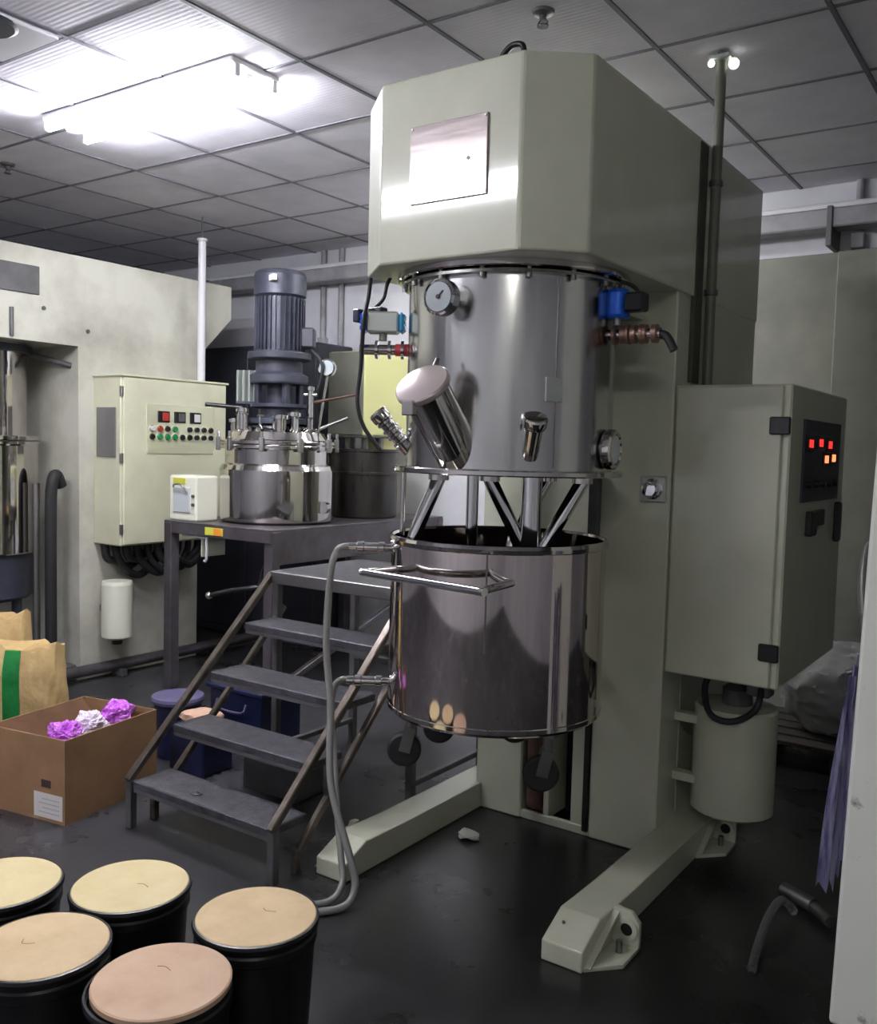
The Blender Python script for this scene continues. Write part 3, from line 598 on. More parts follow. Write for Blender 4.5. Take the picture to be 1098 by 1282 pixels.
# ================================================================== PAILS
LZ = 0.30
pails = [((-1.887, 1.412), 'lid_pale', 0.3, 'black pail with a pale yellow lid beside the tan-lidded one near the steps'),
         ((-1.532, 1.497), 'lid', 1.2, 'black pail with a tan lid nearest the mixer feet and hose'),
         ((-1.495, 1.196), 'lid_pink', 2.4, 'black pail with a pinkish scratched lid and slipped rim ring'),
         ((-1.808, 1.122), 'lid', 3.6, 'black pail with a tan lid between the pinkish and the pale yellow lids'),
         ((-2.150, 1.225), 'lid_pale', 4.5, 'black pail with a pale yellow lid farthest from the mixer')]
proto = None
K = 1.081
for (x, y), lm, rz, lab in pails:
    x, y = x * K, y * K
    p = thing('pail', (x, y, 0), lab, 'pail', 'black pails on the floor')
    if proto is None:
        body = MB().lathe([(0, 0.0), (0.1319, 0.0), (0.1362, 0.006), (0.1492, LZ - 0.06), (0.1546, LZ - 0.055), (0.1546, LZ - 0.035), (0.1503, LZ - 0.03), (0.1513, LZ - 0.012), (0, LZ - 0.012)], (x, y, 0), seg=56).build('pail_body', 'pail', p)
        rim = MB().lathe([(0.1503, LZ - 0.022), (0.1578, LZ - 0.020), (0.1600, LZ - 0.010), (0.1578, LZ - 0.002), (0.1524, LZ - 0.001)], (x, y, 0), seg=56).build('rim_ring', 'pail', p)
        dome = MB().lathe([(0, LZ + 0.0015), (0.1081, LZ + 0.001), (0.1492, LZ), (0.1530, LZ - 0.003), (0.1530, LZ - 0.014), (0, LZ - 0.014)], (x, y, 0), seg=56).build('lid_disc', lm, p)
        proto = (body, rim, dome)
    else:
        for q in proto:
            c = q.copy(); COL.objects.link(c); c.parent = p
            if q is proto[2]:
                c.data = q.data.copy(); c.data.materials[0] = M[lm]
            if q is proto[1] and lm == 'lid_pink': c.location = (-0.010, -0.004, -0.016)
    # a single shallow scrape on each lid
    a = rz; c0 = Vector((x + 0.035 * math.cos(a), y + 0.035 * math.sin(a), LZ + 0.0012))
    MB().tube([c0 + Vector((-0.02, 0.0, 0)), c0 + Vector((-0.005, 0.012 * math.sin(a * 3), 0)), c0 + Vector((0.018, 0.006, 0))], 0.0012, seg=5).build('lid_scrape', 'cardboard', p)

# ================================================================== CARTON, BAGS
bu = Vector((-0.986, -0.165, 0)).normalized(); bv = Vector((-0.165, 0.986, 0)).normalized(); bo = Vector((-3.14, 2.047, 0)); BW, BL, BH = 0.42, 0.50, 0.335
def bp(a, b, z): return bo + bu * a + bv * b + Vector((0, 0, z))
ct = thing('carton', tuple(bp(BW / 2, BL / 2, 0)), 'open brown cardboard carton with a white label beside the steps', 'box')
T = 0.006
def wall(a0, b0, a1, b1, z0, z1, nm, m='cardboard'):
    pl = [bp(a0, b0, 0), bp(a1, b0, 0), bp(a1, b1, 0), bp(a0, b1, 0)]
    return MB().prism([(q.x, q.y) for q in pl], z0, z1, 'z').build(nm, m, ct, smooth=False)
wall(0, 0, BW, BL, 0.0, 0.008, 'carton_bottom')
wall(0, 0, BW, T, 0.008, BH, 'carton_side'); wall(0, BL - T, BW, BL, 0.008, BH, 'carton_side')
wall(0, T, T, BL - T, 0.008, BH, 'carton_side'); wall(BW - T, T, BW, BL - T, 0.008, BH, 'carton_side')
lb = wall(0.012, -0.0015, 0.165, 0.0005, 0.014, 0.112, 'shipping_label', 'label'); lb['label'] = 'white shipping label'
for k in range(4): wall(0.03, -0.0022, 0.14 - 0.02 * (k % 2), -0.001, 0.034 + 0.018 * k, 0.036 + 0.018 * k, 'label_line', 'grey_ink')
wall(0.075, -0.0015, 0.125, 0.0005, 0.135, 0.165, 'print_mark', 'ink')
# inner flap folded along the far side
pl = [bp(BW - 0.008, 0.02, BH - 0.002), bp(BW - 0.008, BL - 0.02, BH - 0.002), bp(BW - 0.16, BL - 0.05, BH - 0.10), bp(BW - 0.16, 0.05, BH - 0.10)]
fl = MB().poly(pl); bmesh.ops.solidify(fl.bm, geom=fl.bm.faces[:], thickness=0.004); fl.build('inner_flap', 'cardboard_in', ct, smooth=False)
wall(T, T, BW - T, BL - T, 0.02, 0.15, 'packed_layer', 'cardboard_in')
def crumple(name, c, sc, m, label, cat, seed, group=None, sub=4, amp=0.35, smooth=True, jit=0.015):
    rnd = random.Random(seed); s = MB()
    r = bmesh.ops.create_icosphere(s.bm, subdivisions=sub, radius=1.0)
    off = Vector((seed * 3.1, seed * 1.7, seed * 0.9))
    for v in s.bm.verts:
        d = v.co.normalized()
        f = 1.0 + amp * (mnoise.noise(d * 1.6 + off) + 0.7 * (0.5 - abs(mnoise.noise(d * 3.4 + off))) + 0.45 * (0.3 - abs(mnoise.noise(d * 7.5 + off))))
        f += rnd.uniform(-jit, jit)
        v.co = Vector((d.x * sc[0], d.y * sc[1], max(d.z * sc[2] * f, -sc[2]))) * 1.0
        v.co.x *= f; v.co.y *= f
        v.co += Vector(c)
    o = s.build(name, m, smooth=smooth)
    return tag(o, label, cat, group)
pc_ = [(0.06, 0.08, 'purple', 'glossy purple plastic bag at the near corner of the carton'), (0.075, 0.23, 'clearfilm', 'pale see-through plastic bag between two purple ones in the carton'),
       (0.085, 0.388, 'purple', 'lilac-pink plastic bag at the far end of the carton')]
for k, (a, b, m, l) in enumerate(pc_):
    c = bp(a + 0.04, b + 0.012, 0.318)
    crumple('plastic_bag', c, (0.055, 0.060, 0.052), m, l, 'bag', 20 + k, 'plastic bags in the carton', sub=5, amp=0.42, smooth=False, jit=0.01)
# kraft sack with green stripe
rd = Vector((0.82, 0.57, 0)); fd = Vector((-0.57, 0.82, 0))
ks = thing('kraft_sack', (-4.10, 2.50, 0), 'kraft paper sack with a green printed stripe behind the carton', 'sack')
def sack_pos(c, w, dpt, h, seed, a, t, grow=0.0):
    ca, sa = math.cos(a), math.sin(a); e = 0.4
    px_ = math.copysign(abs(ca) ** e, ca) * (w / 2 + grow); py_ = math.copysign(abs(sa) ** e, sa) * (dpt / 2 + grow)
    bul = 1 + 0.05 * math.sin(PI * t) + 0.022 * math.sin(5 * a + 9 * t + seed) + 0.012 * math.sin(11 * a - 14 * t + 2 * seed)
    pinch = 1 - 0.30 * max(0, (t - 0.75) / 0.25) ** 1.5
    z = h * t + (0.014 * math.sin(3 * a + seed) + 0.010 * math.sin(13 * a + seed) + 0.012 * abs(ca) ** 6) * (t ** 5)
    return Vector(c) + rd * (px_ * bul) + fd * (py_ * bul * pinch) + Vector((0, 0, z))
def sack_mesh(c, w, dpt, h, seed, name, m, parent):
    s = MB(); nu, nv = 56, 18; rings = []
    for j in range(nv + 1):
        rings.append([s.bm.verts.new(sack_pos(c, w, dpt, h, seed, 2 * PI * i / nu, j / nv)) for i in range(nu)])
    for a, b in zip(rings, rings[1:]):
        for i in range(nu): s.bm.faces.new((a[i], a[(i + 1) % nu], b[(i + 1) % nu], b[i]))
    s.bm.faces.new(list(reversed(rings[0]))); cv = s.bm.verts.new(Vector(c) + Vector((0, 0, h * 0.90)))
    for i in range(nu): s.bm.faces.new((rings[-1][i], rings[-1][(i + 1) % nu], cv))
    return s.build(name, m, parent)
kc = Vector((-4.15, 2.43, 0))
sack_mesh(kc, 0.46, 0.20, 0.50, 3, 'sack_body', 'kraft', ks)
gs = MB(); rows = []
def ang_for(x, w=0.46):
    v = abs(x) / (w / 2); ca = math.copysign(v ** (1 / 0.4), x); return -math.acos(max(-1, min(1, ca)))
angs = [ang_for(x) for x in (0.0, 0.019, 0.038, 0.056, 0.074)]
for j in range(25): rows.append([gs.bm.verts.new(sack_pos(kc, 0.46, 0.20, 0.50, 3, a, 0.01 + 0.98 * j / 24, 0.005)) for a in angs])
for a, b in zip(rows, rows[1:]):
    for k in range(len(angs) - 1): gs.bm.faces.new((a[k], a[k + 1], b[k + 1], b[k]))
bmesh.ops.solidify(gs.bm, geom=gs.bm.faces[:], thickness=0.003)
gs.build('green_stripe', 'green', ks)
ks2 = thing('kraft_sack', (-4.45, 2.52, 0), 'crumpled kraft paper sack standing behind the green striped one', 'sack')
sack_mesh((-4.44, 2.50, 0), 0.34, 0.18, 0.60, 8, 'sack_body', 'kraft', ks2)
# things behind the steps
bk = thing('bucket', (-3.47, 2.86, 0), 'small dark bucket with a lilac lid behind the carton', 'bucket')
MB().lathe([(0, 0), (0.09, 0), (0.095, 0.005), (0.112, 0.27), (0, 0.27)], (-3.47, 2.86, 0), seg=36).build('bucket_body', 'navy', bk)
MB().lathe([(0.10, 0.262), (0.122, 0.262), (0.124, 0.275), (0.120, 0.288), (0.10, 0.292), (0, 0.292)], (-3.47, 2.86, 0), seg=36).build('bucket_lid', 'lilac', bk)
nb = thing('storage_crate', (-3.235, 2.80, 0), 'small navy box carrying a peach cloth behind the steps', 'crate')
MB().box((-3.35, 2.71, 0.0), (-3.12, 2.89, 0.205), bev=0.008).build('crate_body', 'navy', nb)
MB().box((-3.357, 2.703, 0.185), (-3.113, 2.897, 0.207), bev=0.005).build('crate_rim', 'navy', nb)
crumple('cloth_bundle', (-3.235, 2.80, 0.207 + 0.034), (0.10, 0.075, 0.034), 'peach', 'peach coloured cloth folded on the small navy box', 'cloth', 5, amp=0.2, jit=0.003)
nc = thing('storage_crate', (-3.32, 3.22, 0), 'navy blue plastic crate behind the steps', 'crate')
MB().box((-3.50, 3.08, 0.0), (-3.14, 3.36, 0.29), bev=0.012, seg=2).build('crate_body', 'navy', nc)
MB().box((-3.515, 3.065, 0.28), (-3.125, 3.375, 0.305), bev=0.006).build('crate_rim', 'navy', nc)
MB().tube([(-3.42, 3.06, 0.24), (-3.40, 3.045, 0.20), (-3.24, 3.045, 0.20), (-3.22, 3.06, 0.24)], 0.006, seg=8).build('crate_handle', 'lilac', nc)
gb_ = thing('metal_box', (-2.78, 2.95, 0), 'plain grey metal box on the floor under the steps', 'box')
MB().box((-2.92, 2.76, 0.0), (-2.60, 2.93, 0.19), bev=0.006).build('box_body', 'grey_paint', gb_)
MB().box((-2.925, 2.755, 0.17), (-2.595, 2.935, 0.20), bev=0.005).build('box_lid', 'grey_paint', gb_)

# ================================================================== FAR MIXER ON THE LEFT
fm = thing('frame_mixer', (-5.45, 3.8, 0), 'large cream frame mixer with overhanging head along the left side', 'mixer')
FX0, FX1 = -5.95, -5.0
MB().prism([(0.9, 2.05), (3.36, 2.05), (3.36, 0.0), (4.28, 0.0), (4.28, 2.08), (4.57, 2.35), (4.57, 2.58), (0.9, 2.58)], FX0, FX1, 'x', bev=0.006).build('frame_body', 'cream_dirty', fm)
MB().box((-5.002, 2.55, 2.31), (-4.988, 3.10, 2.47), bev=0.003).build('name_plate', 'grey_paint', fm)
for y, z in ((3.13, 2.24), (3.42, 2.14)): MB().cyl((-5.001, y, z), (-4.992, y, z), 0.012, seg=10).build('head_bolt', 'grey_paint', fm)
MB().cyl((-5.30, 3.20, 2.0), (-5.08, 3.365, 1.93), 0.018, seg=10).build('stay_rod', 'grey_paint', fm)
MB().box((-5.95, 2.6, 0.0), (-5.02, 3.36, 0.10), bev=0.01).build('base_plate', 'grey_paint', fm)
LV = Vector((-5.46, 2.955, 0))
lv = MB().lathe([(0, 2.05), (0.30, 2.05), (0.30, 1.50), (0.375, 1.50), (0.378, 1.495), (0.378, 1.475), (0.29, 1.47)], LV, seg=64).build('vessel_cover', 'steel', fm)
MB().lathe([(0.29, 1.99), (0.33, 1.99), (0.33, 2.03), (0.29, 2.04)], LV, seg=48).build('top_flange', 'dark_paint', lv)
for z in (1.62, 1.70): MB().cyl(LV + Vector((0.25, -0.17, z)), LV + Vector((0.33, -0.24, z + 0.03)), 0.045, seg=20).build('side_port', 'chrome', lv)
MB().cyl((-5.24, 2.70, 2.04), (-5.24, 2.70, 2.0), 0.05, seg=16).build('lamp_port', 'steel', lv)
MB().cyl((-4.992, 2.93, 2.06), (-4.992, 2.93, 2.22), 0.012, seg=8).build('vent_pin', 'grey_paint', fm)
lt = thing('steel_drum', (LV.x, LV.y, 0.1), 'stainless drum under the left frame mixer head', 'drum')
MB().lathe([(0, 0.80), (0.355, 0.80), (0.365, 0.81), (0.365, 1.44), (0.372, 1.45), (0.372, 1.465), (0, 1.465)], LV, seg=64).build('drum_body', 'steel', lt)
MB().lathe([(0, 0.52), (0.31, 0.52), (0.33, 0.54), (0.33, 0.80), (0, 0.80)], LV, seg=48).build('drum_base', 'dark_paint', lt)
for a in (30, 150, 270): MB().cyl(LV + Vector((0.27 * math.cos(R(a)), 0.27 * math.sin(R(a)), 0.10)), LV + Vector((0.27 * math.cos(R(a)), 0.27 * math.sin(R(a)), 0.53)), 0.03, seg=14).build('drum_leg', 'dark_paint', lt)
hp = thing('riser_hose', (-5.05, 3.25, 0.0), 'thick black riser hose standing before the left mixer column', 'hose')
MB().tube([(-5.06, 3.28, 1.20), (-5.05, 3.24, 1.27), (-5.03, 3.20, 1.22), (-5.03, 3.19, 1.0), (-5.03, 3.19, 0.099)], 0.034, seg=14).build('hose_run', 'rubber', hp)
MB().tube([(-5.10, 3.14, 1.22), (-5.10, 3.14, 0.099)], 0.022, seg=12, smooth=1).build('steel_riser', 'steel_dull', hp)
# its control cabinet
lc = thing('control_cabinet', (-4.86, 3.87, 0.845), 'pale cream control cabinet with a steel button panel on the left mixer', 'cabinet')
MB().box((-4.998, 3.46, 0.848), (-4.735, 4.285, 1.875), bev=0.006).build('cabinet_body', 'cream_panel', lc)
MB().box((-4.737, 3.475, 0.855), (-4.722, 4.278, 1.868), bev=0.005).build('door', 'cream_panel', lc)
MB().box((-5.0, 3.45, 1.870), (-4.715, 4.295, 1.884), bev=0.003).build('rain_lip', 'cream_panel', lc)
MB().box((-4.962, 3.452, 1.385), (-4.775, 3.462, 1.685), bev=0.003).build('side_window', 'smoke', lc)
for z in (1.78, 1.38, 0.95): MB().cyl((-4.735, 3.468, z - 0.03), (-4.735, 3.468, z + 0.03), 0.012, seg=12).build('hinge', 'steel_dull', lc)
bpn = MB().box((-4.724, 3.635, 1.41), (-4.716, 4.165, 1.715), bev=0.002).build('button_panel', 'panel_plate', lc)
for k, (y, m) in enumerate(((3.76, 'red_btn'), (3.885, 'grey_paint'), (4.01, 'label'))):
    q = MB().box((-4.717, y - 0.045, 1.605), (-4.708, y + 0.045, 1.675), bev=0.003).build('meter', 'black', bpn)
    MB().box((-4.709, y - 0.012, 1.615), (-4.706, y + 0.036, 1.665), bev=0.001).build('meter_face', m, q)
for row, z in enumerate((1.565, 1.515)):
    for k in range(9):
        y = 3.672 + 0.058 * k
        if row == 0 and k == 4: continue
        m = ('green_btn' if k in (1, 2, 3) and row else 'red_btn' if k in (1,) else 'green_btn' if k == 3 else 'black')
        if row == 0 and k == 0: m = 'label'
        q = MB().cyl((-4.717, y, z), (-4.700, y, z), 0.016, seg=14).build('push_button', m, bpn)
        MB().lathe([(0.016, 0), (0.020, 0), (0.020, 0.006), (0.016, 0.006)], (-4.7165, y, z), (1, 0, 0), seg=14).build('button_ring', 'chrome', q)
cn = thing('white_canister', (-4.86, 3.53, 0.26), 'white cylindrical canister clipped to the column under the left cabinet', 'canister')
MB().lathe([(0, 0.262), (0.075, 0.262), (0.092, 0.275), (0.094, 0.30), (0.094, 0.60), (0.088, 0.62), (0, 0.625)], (-4.86, 3.53, 0), seg=36).build('canister_body', 'white_plastic', cn)
MB().lathe([(0, 0.225), (0.03, 0.225), (0.035, 0.262), (0, 0.262)], (-4.86, 3.53, 0), seg=18).build('drain_cap', 'black', cn)
MB().box((-4.998, 3.50, 0.42), (-4.94, 3.56, 0.46), bev=0.004).build('clip', 'steel_dull', cn)
cbn = thing('cable_bundle', (-4.86, 3.7, 0.60), 'black sagging cable bundle hanging under the left cabinet', 'cables')
for k in range(7):
    rr = random.Random(k); y0 = 3.50 + 0.06 * k; z = 0.655 + rr.uniform(-0.03, 0.05); x = -4.92 + 0.025 * k
    MB().tube([(x, y0 - 0.02, 0.848), (x, y0, 0.76), (x + 0.01, y0 + 0.06, z + 0.04), (x, y0 + 0.16, z), (x - 0.01, y0 + 0.26, z + 0.06), (x, y0 + 0.30, 0.78), (x, y0 + 0.31, 0.848)], 0.020 + 0.006 * rr.random(), seg=10).build('cable', 'rubber', cbn)
wc = thing('wall_conduit', (-4.87, 4.19, 1.885), 'white conduit rising from the left control cabinet top', 'conduit')
MB().cyl((-4.87, 4.19, 1.885), (-4.87, 4.19, 2.83), 0.026, seg=18).build('pipe', 'white_pipe', wc)
MB().cyl((-4.87, 4.19, 2.83), (-4.87, 4.19, CEIL), 0.005, seg=8).build('drop_wire', 'grey_paint', wc)
MB().lathe([(0.026, -0.01), (0.034, -0.008), (0.034, 0.008), (0.026, 0.01)], (-4.87, 4.19, 2.82), seg=18).build('coupling', 'white_pipe', wc)
bpipe = thing('floor_pipe', (-4.93, 4.2, 0), 'grey pipe lying along the foot of the left mixer frame', 'pipe')
MB().cyl((-4.93, 2.6, 0.075), (-4.93, 4.934, 0.075), 0.035, seg=16).build('pipe', 'stand', bpipe)
for y in (2.8, 3.6, 4.4, 4.88): MB().box((-4.985, y - 0.02, 0.0), (-4.875, y + 0.02, 0.05), bev=0.004).build('pipe_support', 'grey_paint', bpipe)

# ================================================================== KETTLE STAND
PZ = 1.02
ks_ = thing('kettle_stand', (-4.03, 4.4, 0), 'tall grey steel stand carrying the stainless kettle', 'stand')
MB().box((-4.50, 3.595, PZ - 0.012), (-3.61, 5.25, PZ), bev=0.003).build('stand_top', 'stand', ks_)
MB().box((-4.50, 3.595, PZ - 0.075), (-3.61, 3.61, PZ - 0.010), bev=0.003).build('apron', 'stand', ks_)
MB().box((-3.625, 3.61, PZ - 0.20), (-3.61, 5.25, PZ - 0.010), bev=0.003).build('apron', 'stand', ks_)
for x, y in ((-4.465, 3.625), (-3.64, 3.64), (-4.465, 5.22), (-3.64, 5.22)):
    MB().beam((x, y, 0), (x, y, PZ - 0.012), 0.065, bev=0.004).build('stand_leg', 'stand', ks_)
MB().beam((-3.64, 3.64, 0.10), (-3.64, 5.22, 0.62), 0.035, bev=0.003).build('diagonal_brace', 'stand', ks_)
stk = MB().box((-4.13, 3.588, PZ - 0.062), (-3.985, 3.596, PZ - 0.018), bev=0.001).build('lime_sticker', 'lime', ks_)
MB().box((-4.055, 3.585, PZ - 0.060), (-3.99, 3.589, PZ - 0.020), bev=0.0005).build('orange_panel', 'orange', stk)
MB().box((-4.20, 3.62, 0.82), (-4.19, 3.80, 0.945), bev=0.002).build('hanger_plate', 'cream', ks_)
MB().tube([(-4.36, 3.62, 0.94), (-4.16, 3.62, 0.935), (-4.15, 3.62, 0.925), (-4.15, 3.62, 0.81), (-4.17, 3.62, 0.80)], 0.008, seg=8, smooth=2).build('wire_hanger', 'white_pipe', ks_)
kt = thing('stainless_kettle', (-4.03, 4.07, PZ), 'stainless mixing kettle with a tall blue-grey motor on top', 'kettle')
KC = Vector((-4.03, 4.07, 0))
jk = MB().lathe([(0, 1.022), (0.33, 1.022), (0.345, 1.035), (0.348, 1.06), (0.348, 1.335), (0.335, 1.362), (0.312, 1.372), (0.30, 1.372)], KC, seg=72).build('jacket', 'steel', kt)
MB().lathe([(0.30, 1.36), (0.312, 1.36), (0.312, 1.455), (0.345, 1.457), (0.349, 1.463), (0.349, 1.477), (0.345, 1.483), (0.349, 1.489), (0.349, 1.503), (0.345, 1.509), (0.31, 1.511), (0.30, 1.515), (0.27, 1.56), (0.20, 1.60), (0.10, 1.62), (0, 1.622)], KC, seg=72).build('upper_shell', 'steel', kt)
for k in range(10):
    a = 2 * PI * k / 10 + 0.2; c = KC + Vector((0.355 * math.cos(a), 0.355 * math.sin(a), 0))
    cl = MB().box(c + Vector((-0.014, -0.014, 1.445)), c + Vector((0.014, 0.014, 1.525)), bev=0.004, rot=a).build('rim_clamp', 'steel_dull', kt)
    MB().cyl(c + Vector((0, 0, 1.525)), c + Vector((0, 0, 1.56)), 0.010, seg=10).build('wing_nut', 'chrome', cl)
rc = Vector((0.82, 0.57, 0))
for (s, f, r, h0, h1, m, nm) in ((-0.19, -0.12, 0.03, 1.56, 1.70, 'chrome', 'lid_port'), (0.20, -0.06, 0.018, 1.57, 1.84, 'chrome', 'lid_valve'), (0.05, -0.22, 0.035, 1.56, 1.66, 'steel', 'lid_port'),
                                 (-0.27, 0.02, 0.024, 1.53, 1.64, 'steel', 'lid_port'), (0.12, -0.16, 0.028, 1.57, 1.68, 'chrome', 'lid_port')):
    c = KC + rc * s - fd * (-f) ; c = KC + rc * s + fd * f
    q = MB().cyl(c + Vector((0, 0, h0)), c + Vector((0, 0, h1)), r, seg=18).build(nm, m, kt)
    MB().lathe([(r, -0.012), (r * 1.45, -0.01), (r * 1.45, 0.01), (r, 0.012)], c + Vector((0, 0, h1 - 0.015)), seg=18).build('port_flange', 'chrome', q)
    if nm == 'lid_valve':
        MB().cyl(c - rc * 0.04 + Vector((0, 0, h1 - 0.05)), c + rc * 0.04 + Vector((0, 0, h1 - 0.05)), 0.012, seg=10).build('valve_cross', 'chrome', q)
MB().cyl(KC + rc * -0.42 - fd * 0.1 + Vector((0, 0, 1.715)), KC + rc * -0.20 - fd * 0.1 + Vector((0, 0, 1.70)), 0.013, seg=10).build('lid_lever', 'black', kt)
MB().cyl(KC + rc * 0.20 - fd * 0.06 + Vector((0, 0, 1.74)), KC + rc * 0.46 + fd * 0.02 + Vector((0, 0, 1.80)), 0.008, seg=8).build('valve_lever', 'rust', kt)
MB().cyl(KC + rc * 0.22 + Vector((0, 0, 1.575)), KC + rc * 0.42 + fd * 0.02 + Vector((0, 0, 1.66)), 0.010, seg=8).build('valve_lever', 'steel_dull', kt)
rk = random.Random(11)
for k in range(9):
    an = R(150 + 27 * k) + rk.uniform(-0.1, 0.1); rr = rk.uniform(0.19, 0.25); c = KC + Vector((rr * math.cos(an), rr * math.sin(an), 1.565))
    hh = rk.uniform(0.05, 0.12); q = MB().cyl(c, c + Vector((0, 0, hh)), rk.uniform(0.010, 0.02), seg=12).build('lid_fitting', 'chrome' if k % 2 else 'steel_dull', kt)
    MB().cyl(c + Vector((-0.03, 0.01, hh)), c + Vector((0.03, -0.01, hh)), 0.008, seg=8).build('fitting_handle', 'dark_paint' if k % 3 == 0 else 'steel_dull', q)
# stand-off lantern, gearbox, motor
MB().lathe([(0, 1.61), (0.20, 1.61), (0.20, 1.64), (0.12, 1.65), (0.12, 1.70), (0.17, 1.71), (0.17, 1.73), (0.0, 1.73)], KC, seg=40).build('lantern_base', 'motor', kt)
for k in range(4):
    a = PI / 4 + k * PI / 2 + 0.3; c = KC + Vector((0.13 * math.cos(a), 0.13 * math.sin(a), 0)); MB().beam(c + Vector((0, 0, 1.73)), c + Vector((0, 0, 1.86)), 0.035, 0.035, bev=0.004).build('lantern_post', 'motor', kt)
MB().cyl(KC + Vector((0, 0, 1.73)), KC + Vector((0, 0, 1.86)), 0.075, seg=24).build('coupling', 'dark_paint', kt)
gbx = MB().lathe([(0, 1.85), (0.17, 1.85), (0.175, 1.86), (0.175, 1.90), (0.14, 1.92), (0.14, 1.985), (0.185, 1.995), (0.19, 2.0), (0.19, 2.03), (0.185, 2.038), (0, 2.04)], KC, seg=40).build('gearbox', 'dark_paint', kt)
mt = MB().lathe([(0, 2.03), (0.135, 2.03), (0.135, 2.36), (0.142, 2.365), (0.156, 2.375), (0.156, 2.49), (0.148, 2.51), (0.13, 2.52), (0, 2.52)], KC, seg=48).build('motor_body', 'motor', kt)
fin0 = None
for k in range(32):
    a = 2 * PI * k / 32; c0 = KC + Vector((0.13 * math.cos(a), 0.13 * math.sin(a), 0)); c1 = KC + Vector((0.152 * math.cos(a), 0.152 * math.sin(a), 0))
    MB().beam(c0 + Vector((0, 0, 2.205)), c1 + Vector((0, 0, 2.205)), 0.006, 0.31).build('cooling_fin', 'motor', mt)
q = KC + rc * 0.17
MB().box(q + Vector((-0.045, -0.05, 2.07)), q + Vector((0.045, 0.05, 2.19)), bev=0.01, rot=R(35)).build('terminal_box', 'dark_paint', mt)
MB().box(KC + Vector((0.06, -0.165, 2.44)), KC + Vector((0.12, -0.14, 2.475)), bev=0.002, rot=R(-20)).build('rating_plate', 'label', mt)
MB().tube([q + Vector((0.02, 0, 2.07)), q + Vector((0.09, 0.03, 1.98)), q + Vector((0.08, 0.03, 1.88)), q + Vector((0.05, 0.02, 1.78))], 0.010, seg=8).build('motor_cable', 'rubber', mt)
gp_ = KC + rc * 0.29 + Vector((0, 0, 1.955)); gdir = Vector((0.35, -0.9, 0.1)).normalized()
gq = MB().lathe([(0, -0.02), (0.052, -0.02), (0.056, -0.012), (0.056, 0.012), (0.050, 0.018), (0.046, 0.012), (0, 0.012)], gp_, gdir, seg=28).build('thermometer_case', 'chrome', kt)
MB().lathe([(0, 0.0125), (0.045, 0.0125), (0.045, 0.014), (0, 0.014)], gp_, gdir, seg=28).build('thermometer_dial', 'dial', gq)
MB().cyl(gp_ - Vector((0, 0, 0.05)), gp_ - rc * 0.05 - Vector((0, 0, 0.39)), 0.010, seg=10).build('thermometer_stem', 'steel', kt)
# side pack of white fins on the gearbox
MB().beam(KC - rc * 0.255 + Vector((0, 0, 1.735)), KC - rc * 0.12 + Vector((0, 0, 1.735)), 0.05, 0.014).build('slat_bracket', 'motor', kt)
for k in range(4): MB().box(KC - rc * (0.24 - 0.035 * k) + Vector((-0.008, -0.02, 1.74)), KC - rc * (0.24 - 0.035 * k) + Vector((0.008, 0.02, 1.93)), bev=0.002).build('cover_slat', 'alu', kt)
MB().cyl(KC + Vector((0, 0, 0.80)), KC + Vector((0, 0, 1.022)), 0.05, seg=20).build('outlet_pipe', 'steel', kt)
MB().tube([KC + Vector((0, 0, 0.82)), KC + Vector((0.1, -0.2, 0.76)), KC + Vector((0.29, -0.42, 0.70)), (-3.74, 3.60, 0.692), (-3.86, 3.55, 0.668), (-3.975, 3.50, 0.635)], 0.014, seg=10, smooth=4).build('outlet_lever', 'black', kt)
MB().sphere((-3.985, 3.498, 0.632), 0.022, seg=14).build('lever_knob', 'chrome', kt)
MB().lathe([(0, -0.05), (0.035, -0.05), (0.035, 0.0), (0.0, 0.0)], KC + rc * 0.30 - fd * 0.2 + Vector((0, 0, 1.12)), (0.3, -0.9, 0), seg=20).build('side_outlet', 'steel', kt)
# meter case on the stand
ca = thing('meter_case', (-4.32, 3.72, PZ), 'white meter case with a lime label on the kettle stand', 'case')
MB().box((-4.495, 3.63, PZ), (-4.255, 3.80, PZ + 0.27), bev=0.012, seg=2).build('case_body', 'white_plastic', ca)
MB().box((-4.455, 3.622, PZ + 0.05), (-4.305, 3.632, PZ + 0.20), bev=0.003).build('case_window', 'glass', ca)
MB().box((-4.455, 3.624, PZ + 0.22), (-4.345, 3.632, PZ + 0.255), bev=0.001).build('case_label', 'lime', ca)
for z in (0.1, 0.15): MB().cyl((-4.277, 3.618, PZ + z), (-4.277, 3.632, PZ + z), 0.010, seg=10).build('case_knob', 'grey_paint', ca)
MB().tube([(-4.440, 3.615, PZ + 0.20), (-4.415, 3.60, PZ + 0.215), (-4.355, 3.60, PZ + 0.215), (-4.320, 3.615, PZ + 0.17)], 0.005, seg=6).build('case_handle', 'steel_dull', ca)
